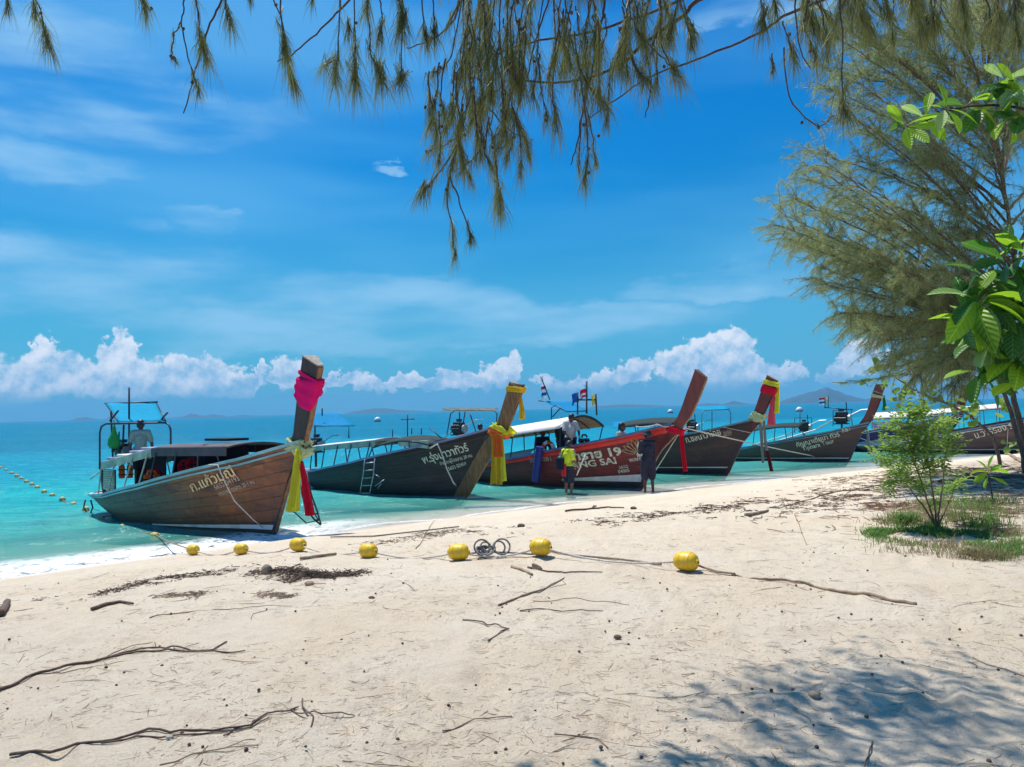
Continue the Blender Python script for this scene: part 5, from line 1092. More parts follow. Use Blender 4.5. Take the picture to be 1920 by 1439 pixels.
def g_line(pts, w, dens=None):
    def f(rl):
        i = rl.randrange(len(pts)-1); u = rl.random(); x = pts[i][0]+(pts[i+1][0]-pts[i][0])*u; y = pts[i][1]+(pts[i+1][1]-pts[i][1])*u
        q = gp(x, y); q = (q.x+rl.gauss(0, w), q.y+rl.gauss(0, w*1.3))
        return q if noise.noise((q[0]*1.6, q[1]*1.6, 2)) > -.12 else None
    return f
litter('seaweed_wrack', g_line([(0, 1137), (120, 1128), (250, 1098), (330, 1082), (470, 1070), (520, 1078)], .10), 1300, m_stick, seed=5, rmin=.002, rmax=.006, lmax=.14, lift=.014)
litter('seaweed_wrack', g_line([(530, 1070), (560, 1078), (600, 1090)], .10), 700, m_stick, seed=6, rmin=.002, rmax=.006, lmax=.25, lift=.05)
litter('seaweed_wrack', g_line([(570, 1075), (620, 1082), (675, 1077)], .06), 420, m_stick, seed=16, rmin=.002, rmax=.006, lmax=.25, lift=.03)
litter('seaweed_wrack', g_line([(300, 1119), (440, 1114), (560, 1120)], .05), 500, m_stick2, seed=7, rmin=.002, rmax=.005, lmax=.2, lift=.012)
litter('seaweed_wrack', g_line([(690, 1022), (800, 1003), (860, 993), (960, 998)], .18), 700, m_stick2, seed=8, rmin=.002, rmax=.006, lmax=.16, lift=.012)
litter('seaweed_wrack', g_line([(1090, 985), (1180, 972), (1260, 965), (1330, 955), (1440, 940)], .25), 900, m_stick, seed=9, rmin=.003, rmax=.007, lmax=.2, lift=.012)
litter('seaweed_wrack', g_line([(1380, 965), (1500, 940), (1640, 920), (1720, 905)], .5), 1300, m_stick, seed=10, rmin=.003, rmax=.009, lmax=.3, lift=.015)
litter('fallen_needles', g_line([(1640, 905), (1760, 890), (1900, 880), (1960, 900), (1800, 930), (1700, 960), (1900, 960)], .9), 6000, mat('reddish_needle_litter', (.26, .14, .085), .9, .4, 10), seed=12, rmin=.003, rmax=.008, lmin=.06, lmax=.4, lift=.02)
m = MB(); rl = random.Random(21)
for _ in range(420):
    q = g_near(rl)
    if q: r_ = rl.uniform(.006, .012); m.ball((q[0], q[1], gz(*q)+r_*.5), (r_, r_, r_*.85), 7, 5)
o = m.build('casuarina_cones', m_stick, smooth=True); o['kind'] = 'stuff'
# broken shells and coral grit
m = MB(); rl = random.Random(22)
for _ in range(1500):
    q = g_near(rl)
    if q: r_ = rl.uniform(.003, .009); m.ball((q[0], q[1], gz(*q)+r_*.2), (r_, r_*.7, r_*.4), 5, 4)
o = m.build('shell_grit', mat('shell_grit', (.72, .64, .55), .7, .25, 60)); o['kind'] = 'stuff'
# ------------------------------------------------------------------ foliage helpers
m_bark = mat('grey_brown_bark', (.13, .095, .075), .9, .4, 8, stretch=(4, 4, 1), bmp=.015); m_twig = mat('dark_twig_bark', (.055, .035, .032), .8, .35, 20, bmp=.002)
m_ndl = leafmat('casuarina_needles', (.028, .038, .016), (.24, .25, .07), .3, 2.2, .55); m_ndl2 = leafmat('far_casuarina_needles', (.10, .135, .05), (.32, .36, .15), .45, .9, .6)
def needle(m, a, d, ln, w, droop, side):
    b_ = a+d*ln*.5+Vector((0, 0, -droop*ln*.10)); c_ = a+d*ln*.82+Vector((0, 0, -droop*ln*.60)); s_ = side*w
    n0 = len(m.v); m.v += [tuple(a-s_), tuple(a+s_), tuple(b_-s_*.9), tuple(b_+s_*.9), tuple(c_)]; m.f += [(n0, n0+1, n0+3, n0+2), (n0+2, n0+3, n0+4)]; m.mi += [0, 0]
def tuft(m, p, axis, n, ln, w, spread, rl, droop=.6):
    axis = axis.normalized(); o1 = axis.orthogonal().normalized(); o2 = axis.cross(o1)
    for _ in range(n):
        a = rl.uniform(0, 6.283); s_ = spread*math.sqrt(rl.random()); d = (axis+(o1*math.cos(a)+o2*math.sin(a))*s_).normalized(); side = d.cross(Vector((rl.gauss(0, 1), rl.gauss(0, 1), rl.gauss(0, 1)))).normalized()
        needle(m, p-axis*rl.uniform(-.1, .55)*ln, d, ln*rl.uniform(.35, 1.25), w, droop, side)
# ------------------------------------------------------------------ casuarina over the viewer
cas = thing('casuarina_tree', 'casuarina whose needle hung branches droop over the top of the photo', 'tree', (6.6, 4.2, gz(6.6, 4.2)))
cb = cas.location.copy(); rl = random.Random(31)
m = MB(); tp = [Vector((6.6, 4.2, .6)), Vector((6.3, 4.3, 3)), Vector((5.6, 4.4, 5.2)), Vector((4.8, 4.6, 7.4)), Vector((4.2, 4.8, 9.5))]; m.tube([p-cb for p in tp], [.24, .2, .16, .1, .04], 12); m.build('trunk', m_bark, cas, smooth=True)
limbs = MB(); twigs = MB(); ndl = MB(); cones = MB()
D0 = 4.6
def LP_(pts, D): return [at(x, y, D+.0*i) for i, (x, y) in enumerate(pts)]
def smooth(P, k=6, wob=.012, sd=0):
    out = []
    for i in range(len(P)-1):
        p0, p1, p2, p3 = P[max(i-1, 0)], P[i], P[i+1], P[min(i+2, len(P)-1)]
        for j in range(k):
            t = j/k; q = .5*((2*p1)+(p2-p0)*t+(2*p0-5*p1+4*p2-p3)*t*t+(3*p1-p0-3*p2+p3)*t**3); out.append(q+Vector((noise.noise((len(out)*.6, sd, 0)), noise.noise((len(out)*.6, sd, 5)), noise.noise((len(out)*.6, sd, 9))))*wob)
    out.append(P[-1]); return out
big = [([(1560, -190), (1430, -60), (1310, 0), (1280, 30), (1209, 79), (1172, 116), (1115, 143), (1040, 156), (961, 145)], .018, .005, 4.6),
       ([(1420, -60), (1277, 0), (1153, 47), (1078, 66), (1003, 79), (935, 101), (880, 140)], .011, .004, 4.8), ([(1150, -90), (1134, 0), (1123, 68), (1100, 180), (1085, 250), (1070, 310)], .009, .003, 4.4),
       ([(1700, -120), (1560, -10), (1480, 25), (1423, 62), (1303, 113), (1220, 143), (1153, 188), (1100, 225)], .012, .003, 4.9), ([(1209, 82), (1220, 150), (1218, 185), (1209, 221)], .006, .003, 4.6), ([(1213, 81), (1245, 112), (1279, 145)], .006, .003, 4.6),
       ([(960, -80), (870, -5), (849, 41), (808, 75), (762, 90)], .009, .003, 4.7), ([(760, -90), (657, 0), (610, 47), (555, 97), (520, 116)], .008, .003, 4.6), ([(470, -90), (417, 0), (391, 55), (362, 146), (344, 213)], .008, .003, 4.5),
       ([(1500, -60), (1490, 0), (1500, 90), (1520, 130)], .007, .003, 4.8), ([(1060, -60), (1030, 0), (1003, 80), (985, 160), (960, 240)], .007, .003, 4.7)]
for pts, r1, r2, D in big:
    P = smooth(LP_(pts, D), 6, .012, D*9+r1*99); n = len(P); limbs.tube([p-cb for p in P], [r1+(r2-r1)*i/n for i in range(n)], 7)
# main boughs that carry them, out of the frame overhead
for a_, b__ in ((tp[2], at(1560, -190, 4.6)), (tp[3], at(1150, -90, 4.4)), (tp[3], at(760, -90, 4.6)), (tp[3], at(470, -90, 4.5)), (tp[2], at(1700, -120, 4.9)), (tp[4], at(100, -90, 4.6)), (tp[3], at(960, -80, 4.7))):
    P = smooth([a_, a_.lerp(b__, .5)+Vector((0, 0, .9)), b__], 10, .04, b__.x); n = len(P); limbs.tube([p-cb for p in P], [.07-.055*i/n for i in range(n)], 8)
# hanging twigs: photo polyline, needle length px, tufts along?, density
H = [([(30, -30), (72, 10), (84, 60), (92, 85)], 52, 1.0), ([(55, -40), (62, 0), (66, 25)], 30, .8), ([(10, -20), (14, 10)], 40, .8), ([(262, -40), (268, 0), (272, 12)], 46, .9),
     ([(345, -20), (345, 0), (340, 40), (325, 70), (322, 106), (331, 116)], 18, .35), ([(340, 42), (348, 85), (362, 140), (372, 170)], 34, .6), ([(366, -10), (372, 30), (374, 60), (378, 88)], 44, .9), ([(378, 90), (388, 105)], 58, .9), ([(425, -20), (422, 15), (432, 40)], 46, .9), ([(460, -20), (470, 0)], 24, .7),
     ([(505, -20), (512, 0), (530, 40), (534, 90), (545, 140), (552, 160)], 48, 1.0), ([(526, 0), (528, 50), (536, 100)], 56, 1.2), ([(590, -25), (585, 0)], 34, .6),
     ([(639, -10), (636, 60), (633, 110), (628, 152)], 56, .9), ([(633, 110), (612, 122)], 52, .9), ([(664, -10), (666, 60), (664, 128), (666, 150)], 68, 1.2), ([(652, 40), (655, 60)], 46, .8), ([(690, -10), (694, 91), (708, 130), (716, 150)], 62, 1.1), ([(712, 0), (716, 40), (712, 66)], 48, .9),
     ([(754, -10), (753, 70), (752, 140), (750, 150)], 48, .9), ([(742, -20), (752, 20), (754, 46)], 62, 1.3), ([(792, -10), (794, 50), (800, 72)], 40, .9), ([(812, -10), (814, 40), (814, 66)], 42, .9), ([(690, -20), (688, 15)], 50, .9),
     ([(868, -10), (850, 90), (832, 125), (812, 137)], 32, .8), ([(880, -10), (876, 80), (870, 170), (858, 250), (850, 300), (838, 360)], 40, .5), ([(905, -10), (900, 90), (905, 180), (925, 260), (930, 330), (932, 385)], 44, .6),
     ([(888, 80), (880, 160), (868, 235), (850, 262), (806, 283)], 42, .9), ([(868, 235), (848, 290), (806, 345), (790, 362)], 42, .9), ([(850, 300), (838, 360), (848, 430), (852, 480)], 34, .8), ([(845, 330), (862, 380), (878, 430), (884, 450)], 28, .7), ([(930, 300), (935, 350), (938, 390)], 46, 1.0), ([(915, 200), (950, 240), (985, 262), (990, 290)], 40, .8), ([(960, 200), (975, 250), (977, 320)], 40, .7),
     ([(895, -10), (915, 60), (940, 150), (960, 215), (975, 240)], 52, 1.0), ([(940, -10), (935, 60), (930, 120), (920, 180)], 58, 1.1), ([(985, -10), (970, 70), (960, 140)], 54, 1.0), ([(1040, -10), (1040, 100), (1035, 180), (1044, 235)], 56, .8), ([(1020, -10), (1010, 60), (1005, 130), (1000, 180)], 52, .9), ([(1078, 60), (1085, 120), (1110, 170), (1130, 190)], 50, .9),
     ([(1095, 180), (1100, 240), (1102, 300), (1095, 340)], 40, .7), ([(1100, 200), (1112, 260), (1116, 305)], 32, .7), ([(1092, 200), (1088, 260), (1085, 315)], 30, .6), ([(1060, 0), (1070, 60), (1060, 120)], 50, 1.0), ([(1160, 50), (1180, 100), (1200, 140), (1215, 150)], 58, 1.0), ([(1230, 60), (1255, 120), (1270, 135)], 56, .9), ([(1280, -10), (1290, 40), (1300, 65)], 54, 1.1), ([(1240, -10), (1250, 20)], 60, 1.0), ([(1190, -10), (1195, 30)], 60, 1.0), ([(1110, -10), (1118, 30), (1115, 80)], 50, .9),
     ([(1425, -10), (1430, 20), (1432, 40)], 52, 1.2), ([(1450, -10), (1455, 20)], 50, 1.1), ([(1468, 40), (1480, 80), (1490, 110)], 46, .9), ([(1500, 40), (1520, 80), (1530, 110)], 46, .9), ([(1448, 100), (1448, 130)], 24, .8), ([(1575, -10), (1578, 60), (1580, 180), (1584, 210)], 58, .9), ([(1530, -10), (1545, 40), (1550, 90)], 56, 1.1), ([(1600, -10), (1615, 30)], 60, 1.2), ([(1470, 90), (1480, 180), (1530, 236), (1562, 218)], 36, .3), ([(1700, -20), (1710, 10)], 60, 1.0), ([(1900, -10), (1908, 50), (1905, 70)], 60, 1.0)]
for i in range(70):      # the dense middle
    x0 = rl.choice((rl.uniform(850, 1000), rl.uniform(850, 1280))); y0 = rl.uniform(-20, 150 if x0 < 1180 else 70); ln = rl.uniform(30, 110)
    H.append(([(x0, y0-40), (x0+rl.uniform(-12, 12), y0), (x0+rl.uniform(-22, 22), y0+ln)], rl.uniform(34, 60), rl.uniform(.5, 1.0)))
for i in range(34):
    x0 = rl.uniform(1490, 1920); y0 = rl.uniform(-40, 30); ln = rl.uniform(20, 60); H.append(([(x0, y0-40), (x0+rl.uniform(-10, 10), y0), (x0+rl.uniform(-16, 16), y0+ln)], rl.uniform(34, 56), rl.uniform(.6, 1.1)))
for i in range(26):
    x0 = rl.uniform(800, 960); y0 = rl.uniform(150, 290); H.append(([(x0, y0-60), (x0+rl.uniform(-10, 10), y0), (x0+rl.uniform(-24, 14), y0+rl.uniform(20, 60))], rl.uniform(30, 46), rl.uniform(.5, .9)))
for pts, lnpx, dn in H:
    D = 4.6+rl.uniform(-.65, .08); k = D/FP; P = smooth([at(x, y, D) for x, y in pts], 5, .010, D*7); n = len(P)
    twigs.tube([p-cb for p in P], [.0048-.0024*i/n for i in range(n)], 5, cap=False)
    ln = lnpx*k
    for j in range(1, n):
        u = j/(n-1); ax = (P[j]-P[j-1]).normalized()*.7+Vector((rl.gauss(0, .25), rl.gauss(0, .25), -.5)); q = P[j]-cb
        if u > .55 or rl.random() < .30*dn: tuft(ndl, q, ax, int((19 if u > .5 else 12)*dn)+1, ln*rl.uniform(.8, 1.3), .0013, rl.uniform(.35, .95), rl, .75)
        if rl.random() < .07 and lnpx > 16:
            c_ = q+Vector((rl.uniform(-.03, .03), rl.uniform(-.03, .03), rl.uniform(-.02, .01))); cones.ball(c_, (.009, .009, .011), 7, 6)
    tuft(ndl, P[-1]-cb, (P[-1]-P[-2]).normalized()*.7+Vector((0, 0, -.6)), int(30*dn), ln*rl.uniform(1.0, 1.4), .0013, .55, rl, .6)
# crown above the frame (it gives the shadow on the sand)
for i in range(620):
    x, y, z = max(-.4, rl.gauss(.45, .48)), rl.gauss(5.95, .40), rl.uniform(5.7, 6.9)
    if z < CH+(y*.57)+.15: continue
    q = Vector((x, y, z)); P = [q, q+Vector((rl.uniform(-.12, .12), rl.uniform(-.12, .12), -.28))]; twigs.tube([p-cb for p in P], .003, 4, cap=False); tuft(ndl, P[0]-cb, Vector((0, 0, -1)), 12, .17, .0022, .5, rl); tuft(ndl, P[1]-cb, Vector((0, 0, -1)), 20, .2, .0022, .5, rl)
limbs.build('limb', m_twig, cas, smooth=True); o = twigs.build('twigs', m_twig, cas); o['kind'] = 'stuff'; o = ndl.build('needles', m_ndl, cas); o['kind'] = 'stuff'; o = cones.build('cones', m_twig, cas, smooth=True); o['kind'] = 'stuff'
# ------------------------------------------------------------------ big casuarina on the right
bc = thing('casuarina_tree', 'big feathery casuarina spreading over the right side of the beach', 'tree', gp(1922, 888)); bb = bc.location.copy(); rl = random.Random(41)
DT = bb.y
tr = [bb.copy(), at(1918, 850, DT), at(1905, 810, DT), at(1893, 765, DT), at(1872, 712, DT), at(1850, 660, DT), at(1848, 600, DT)]
m = MB(); m.tube([p-bb for p in smooth(tr, 5, .02, 1)], list(np.linspace(.065, .03, 31)), 10); m.build('trunk', m_bark, bc, smooth=True)
tr2 = [at(1940, 890, DT+.6), at(1925, 840, DT+.5), at(1912, 790, DT+.4), at(1900, 742, DT+.3), at(1906, 690, DT), at(1915, 600, DT), at(1900, 480, DT), at(1880, 330, DT), at(1850, 150, DT), at(1830, -20, DT), at(1820, -140, DT)]
m = MB(); m.tube([p-bb for p in smooth(tr2, 5, .03, 2)], list(np.linspace(.075, .025, 51)), 10); m.build('trunk', m_bark, bc, smooth=True)
ends = [(1560, -20), (1545, 60), (1535, 130), (1560, 180), (1490, 290), (1480, 330), (1450, 370), (1430, 400), (1440, 430), (1455, 450), (1490, 470), (1500, 500), (1540, 540), (1545, 580), (1570, 610), (1600, 620), (1640, 640), (1650, 660), (1690, 690), (1740, 700), (1600, 250), (1560, 330), (1640, 100), (1620, 420), (1700, 300), (1650, 530), (1720, 580), (1700, 60), (1760, 660), (1780, 20), (1800, 180), (1760, 420), (1850, 80), (1880, 240), (1900, 20), (1950, 150), (1990, 300), (2040, 60), (2050, 450), (1980, 560), (2080, 250), (1820, -60), (1950, -80), (1700, -60), (1600, -80), (1590, 60), (1610, 160), (1560, 400), (1520, 420), (1600, 500), (1660, 220), (1680, 400), (1740, 500), (1800, 560)]
limbs = MB(); twigs = MB(); ndl = MB(); T2 = smooth(tr2, 5, .0, 2)
for (ex, ey) in ends:
    for rep in range(2):
        D = DT+rl.uniform(-3.2, 2.6); E_ = at(ex+(34 if ey > 200 else 10)+rl.uniform(-14, 14)*(rep*2+.6), ey+rl.uniform(-14, 14)*(rep*2+.6), D)
        # leave the trunk lower than the tip, nearer for the lower limbs
        hz_ = E_.z-1.4-.30*abs(E_.x-bb.x); src = min(T2, key=lambda p: abs(p.z-max(3.2, min(hz_, 11)))); midp = src.lerp(E_, .5)+Vector((0, 0, .28))
        P = smooth([src, midp, E_], 11, .05, ex); n = len(P); limbs.tube([p-bb for p in P], [.035-.029*i/n for i in range(n)], 5, cap=False)
        for j in range(5, n):
            u = j/n
            for _ in range(3 if u > .4 else 2):
                d = (P[j]-P[j-1]).normalized(); o_v = Vector((rl.gauss(0, 1), rl.gauss(0, 1), rl.gauss(0, .8))); sd = (d*1.0+o_v*.6).normalized(); L2 = rl.uniform(.5, 1.15)*(1.05-.35*u); Q = [P[j], P[j]+sd*L2*.5+Vector((0, 0, .04)), P[j]+sd*L2+Vector((0, 0, -.10))]
                if (CAM-Q[2]).length < 9: continue
                twigs.tube([p-bb for p in Q], [.007, .005, .003], 3, cap=False)
                for w_ in range(8):
                    f = .2+.8*w_/7; q = Q[0].lerp(Q[1], f*2) if f < .5 else Q[1].lerp(Q[2], f*2-1)
                    ax = (sd*.9+Vector((rl.gauss(0, .5), rl.gauss(0, .5), rl.gauss(-.1, .5)))).normalized(); tuft(ndl, q-bb, ax, 9, rl.uniform(.13, .27), .0028, .75, rl, .7)
# long tassels hanging at the lower edge of the crown
for (x, y) in [(1675, 640), (1678, 665), (1700, 640), (1810, 690), (1822, 700), (1835, 705), (1848, 700), (1862, 690), (1780, 680), (1795, 690), (1740, 670), (1660, 610), (1640, 600), (1870, 640), (1600, 590), (1720, 640), (1765, 650)]:
    D = DT+rl.uniform(-2, 1); P = [at(x, y-40, D), at(x+rl.uniform(-4, 4), y, D), at(x+rl.uniform(-6, 6), y+rl.uniform(15, 35), D)]; twigs.tube([p-bb for p in P], .005, 3, cap=False)
    for f in np.linspace(0, 1, 10): tuft(ndl, P[0].lerp(P[2], float(f))-bb, Vector((rl.gauss(0, .2), rl.gauss(0, .2), -1)), 8, .34, .0032, .22, rl)
for x in range(1560, 1700, 14):     # thin low spray in front of the fifth prow
    P = [at(x, 722-(x-1560)*.12+rl.uniform(-6, 6), DT-2), at(x+22, 718-(x-1560)*.14, DT-2)]; twigs.tube([p-bb for p in P], .006, 3, cap=False)
    for _ in range(3): tuft(ndl, P[0].lerp(P[1], rl.random())-bb, Vector((-1, 0, rl.uniform(-.3, .3))), 7, .25, .003, .5, rl)
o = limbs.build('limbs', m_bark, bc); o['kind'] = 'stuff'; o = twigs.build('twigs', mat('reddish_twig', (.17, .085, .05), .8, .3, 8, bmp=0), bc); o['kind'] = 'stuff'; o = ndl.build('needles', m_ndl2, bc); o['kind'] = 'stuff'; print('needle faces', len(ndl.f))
# ------------------------------------------------------------------ broad leaved branches at the right edge
m_lf = [leafmat('broad_leaf_bright', (.10, .24, .015), (.24, .42, .02), .5, 5, .42, .4, True), leafmat('broad_leaf_dark', (.022, .09, .012), (.06, .17, .02), .4, 5, .4, .4, True), leafmat('broad_leaf_pale', (.16, .30, .08), (.28, .42, .13), .4, 5, .42, .4, True)]
def leaf_mesh(name, mt, L_=1., Wd=.44, fold=.25, curl=.3, obov=.68):
    m = MB(); n = 7; rows = []
    for i in range(n+1):
        u = i/n; w = Wd*.5*(math.sin(math.pi*min(1, u**(1/obov)))**.75 if 0 < u < 1 else .0)+.012; z = -curl*u*u*.6
        rows.append([Vector((u*L_, -w, z+fold*w)), Vector((u*L_, -w*.5, z+fold*w*.45)), Vector((u*L_, 0, z)), Vector((u*L_, w*.5, z+fold*w*.45)), Vector((u*L_, w, z+fold*w))])
    m.grid(rows); return m.mesh(name, mt, True)
LM = [leaf_mesh('leaf', m_lf[i], 1, rl.uniform(.30, .42), f_, c_) for i in range(3) for f_, c_ in ((.3, .2), (.5, .5), (.1, .8))]
def place_leaf(parent, meshes, p, d, roll, size, base, rl_):
    d = d.normalized(); o = bpy.data.objects.new('leaf', rl_.choice(meshes)); C.objects.link(o); o.parent = parent
    q = d.to_track_quat('X', 'Z').to_matrix() @ Matrix.Rotation(roll, 3, 'X'); o.matrix_local = Matrix.Translation(p-base) @ q.to_4x4() @ Matrix.Diagonal((size, size, size, 1)); return o
alm = thing('sea_almond_tree', 'broad leaved tree reaching in from the right edge with large glossy leaves', 'tree', (4.6, 4.9, gz(4.6, 4.9))); ab = alm.location.copy(); rl = random.Random(51)
m = MB(); m.tube([p-ab for p in [Vector((4.6, 4.9, .6)), Vector((4.5, 4.8, 2.2)), Vector((4.3, 4.7, 4.0)), Vector((4.2, 4.7, 5.2))]], [.09, .07, .05, .03], 10); m.build('trunk', m_bark, alm, smooth=True)
DA = 4.7
def abranch(pts, r1, root=None):
    P = [at(x, y, D) for x, y, D in pts]; P = smooth(P, 5, .006, r1*999); n = len(P); m = MB(); m.tube([p-ab for p in P], [r1-(r1-.003)*i/n for i in range(n)], 6); m.build('branch', m_twig, alm, smooth=True); return P
abranch([(2300, 350, 4.7), (2050, 240, 4.7), (1920, 205, 4.6), (1850, 198, 4.6), (1790, 205, 4.6), (1735, 228, 4.6), (1700, 238, 4.6)], .012)
abranch([(2300, 600, 4.8), (2050, 560, 4.8), (1930, 600, 4.7), (1862, 628, 4.6)], .014); abranch([(1990, 560, 4.7), (1900, 520, 4.6), (1832, 560, 4.6)], .009); abranch([(2050, 560, 4.8), (1960, 500, 4.7), (1890, 480, 4.7)], .009); abranch([(1960, 620, 4.7), (1915, 660, 4.6), (1875, 680, 4.6)], .008); abranch([(2050, 240, 4.7), (1960, 190, 4.6), (1900, 160, 4.6)], .008)
Rt = [((1698, 238), 6, 62, 0), ((1735, 222), 5, 52, 0), ((1772, 205), 5, 60, 0), ((1810, 200), 5, 60, 1), ((1842, 205), 6, 70, 1), ((1875, 190), 6, 70, 0), ((1905, 165), 6, 75, 2), ((1915, 215), 6, 80, 1), ((1890, 225), 5, 72, 0), ((1925, 190), 5, 70, 0), ((1885, 150), 4, 60, 2),
      ((1862, 628), 9, 92, 2), ((1832, 562), 9, 92, 0), ((1812, 600), 6, 80, 1), ((1846, 520), 7, 84, 1), ((1838, 700), 5, 70, 1), ((1888, 490), 7, 85, 1), ((1915, 540), 7, 85, 1), ((1905, 600), 7, 88, 1), ((1878, 680), 6, 80, 1), ((1915, 665), 7, 85, 0), ((1845, 600), 6, 84, 0), ((1870, 560), 7, 82, 1), ((1925, 480), 6, 80, 1), ((1850, 640), 6, 80, 1), ((1930, 620), 6, 90, 2), ((1880, 640), 6, 88, 1), ((1950, 570), 6, 90, 1), ((1960, 650), 6, 90, 0), ((1960, 220), 6, 80, 1), ((1830, 610), 5, 60, 0), ((1905, 715), 4, 70, 0)]
for (x, y), n, szp, kind in Rt:
    szp *= .86; D = 4.65+rl.uniform(-.14, .16); p = at(x, y, D); a0 = rl.uniform(0, 6.28); sz = szp*D/FP
    for k in range(n):
        a = a0+6.283*k/n+rl.uniform(-.3, .3); dr = Vector((math.cos(a), -.5+math.sin(a)*.55, math.sin(a)*.85-.30)); ms = LM[kind*3:kind*3+3] if rl.random() < .6 else LM[rl.choice((0, 1, 1, 0, 2))*3:][:3]
        place_leaf(alm, ms, p+dr.normalized()*sz*.12, dr, rl.uniform(-.9, .9), sz*rl.uniform(.8, 1.3), ab, rl)
# ------------------------------------------------------------------ leaning sapling with round leaves
m_rl = [leafmat('round_leaf', (.06, .14, .025), (.15, .26, .04), .4, 3, .4), leafmat('round_leaf_bright', (.12, .22, .03), (.24, .36, .06), .45, 3, .4)]
RM = [leaf_mesh('leaf', m_rl[i], 1, .85, .2, .2, .6) for i in range(2)]
sg = thing('sea_grape_tree', 'thin leaning tree with round leaves crossing in front of the worn brown hull', 'tree', gp(1876, 874)); sb = sg.location.copy(); rl = random.Random(61); DS = sb.y
lines = [([(1876, 874), (1868, 840), (1858, 815), (1810, 775), (1770, 755), (1720, 735), (1690, 715), (1668, 700), (1650, 690)], .05, .008), ([(1858, 815), (1846, 800), (1822, 790), (1818, 770)], .02, .006), ([(1720, 735), (1712, 712), (1690, 668)], .012, .004), ([(1770, 755), (1762, 735), (1748, 728)], .012, .004)]
m = MB()
for pts, r1, r2 in lines:
    P = smooth([at(x, y, DS) for x, y in pts], 4, .02, r1*50); n = len(P); m.tube([p-sb for p in P], [r1+(r2-r1)*i/n for i in range(n)], 8)
m.build('trunk', m_bark, sg, smooth=True)
CL = [((1660, 678), 7, 14), ((1638, 690), 6, 20), ((1632, 712), 7, 20), ((1648, 722), 7, 18), ((1668, 700), 5, 14), ((1700, 735), 8, 18), ((1715, 745), 7, 16), ((1690, 742), 6, 18), ((1672, 752), 6, 16), ((1746, 728), 10, 18), ((1754, 744), 8, 18), ((1740, 712), 6, 12), ((1722, 770), 12, 20), ((1738, 778), 10, 20), ((1712, 780), 8, 18), ((1772, 760), 6, 16), ((1790, 752), 6, 16), ((1815, 762), 9, 20), ((1820, 782), 9, 20), ((1810, 772), 6, 18), ((1728, 758), 6, 16), ((1878, 768), 8, 20), ((1888, 765), 6, 18), ((1905, 838), 6, 18), ((1912, 828), 5, 16), ((1700, 718), 6, 12), ((1682, 728), 6, 12), ((1880, 722), 5, 18)]
for (x, y), n, sz in CL:
    for k in range(n):
        p = at(x+rl.gauss(0, 8), y+rl.gauss(0, 7), DS+rl.uniform(-.3, .3)); d = Vector((rl.gauss(0, 1), rl.gauss(-.3, .8), rl.gauss(0, .7))); place_leaf(sg, RM, p, d, rl.uniform(-1.5, 1.5), sz*DS/FP*rl.uniform(.55, .95), sb, rl)
# ------------------------------------------------------------------ feathery shrub
m_sh = leafmat('shrub_leaflet', (.06, .15, .02), (.26, .38, .07), .5, 3, .5)
sh = thing('shrub', 'light green bushy shrub on thin stems growing out of the grass patch', 'shrub', gp(1757, 992)); sb = sh.location.copy(); rl = random.Random(71); DH = sb.y
def leaflets(m, p, d, n, sz, rl_):
    d = d.normalized(); s_ = d.cross(Vector((0, 0, 1))); s_ = s_.normalized() if s_.length > .01 else Vector((1, 0, 0)); up = s_.cross(d)
    for k in range(n):
        c_ = p+d*(k*sz*.62)
        for q in (-1, 1):
            e = (s_*q+d*.45+up*rl_.uniform(-.3, .4)).normalized(); w = d*sz*.24; tip = c_+e*sz; mid_ = c_+e*sz*.55+up*sz*.08
            n0 = len(m.v); m.v += [tuple(c_), tuple(mid_-w), tuple(tip), tuple(mid_+w)]; m.f += [(n0, n0+1, n0+2, n0+3)]; m.mi += [0]
stems = MB(); lf = MB()
tips = [(1690, 870), (1655, 835), (1650, 805), (1672, 790), (1690, 770), (1716, 762), (1740, 768), (1765, 790), (1780, 820), (1790, 850), (1765, 880), (1700, 905), (1676, 890), (1730, 900), (1710, 830), (1740, 830), (1720, 800), (1770, 910), (1800, 905), (1660, 870), (1695, 850), (1735, 860), (1700, 790), (1750, 850), (1680, 820), (1645, 858), (1668, 905), (1790, 790)]
mains = []
for k, pts in enumerate([[(1757, 992), (1742, 950), (1728, 905), (1712, 860), (1700, 810)], [(1757, 992), (1752, 945), (1744, 890), (1736, 835), (1730, 780)], [(1757, 992), (1762, 950), (1768, 905), (1772, 860)], [(1757, 992), (1735, 955), (1712, 925), (1690, 895)], [(1760, 992), (1775, 950), (1790, 915)]]):
    P = smooth([sb.copy()]+[at(x, y, DH+(.12*k-.25)*q_/3) for q_, (x, y) in enumerate(pts[1:], 1)], 6, .01, k); n = len(P); stems.tube([p-sb for p in P], [.014-.009*i/n for i in range(n)], 6, cap=False); mains.append(P)
for rep_ in range(1):
    for (x, y) in tips:
        E_ = at(x+rl.uniform(-9, 9), y+rl.uniform(-9, 9), DH+rl.uniform(-.45, .45)); src = min((p for P in mains for p in P[5:]), key=lambda p: abs((p-E_).length-.38)+.6*max(0, p.z-E_.z)); P = smooth([src, src.lerp(E_, .5)+Vector((0, 0, .03)), E_], 6, .008, x); n = len(P); stems.tube([p-sb for p in P], [.005-.003*i/n for i in range(n)], 4, cap=False)
        for j in range(2, n):
            for _ in range(2 if j > n-3 or rl.random() < .35 else 1):
                d = (P[j]-P[j-1]).normalized()*.5+Vector((rl.gauss(0, .7), rl.gauss(0, .7), rl.gauss(.05, .5))); d.normalize(); leaflets(lf, P[j]-sb, d+Vector((0, 0, -.15)), rl.randint(3, 6), rl.uniform(.05, .085), rl)
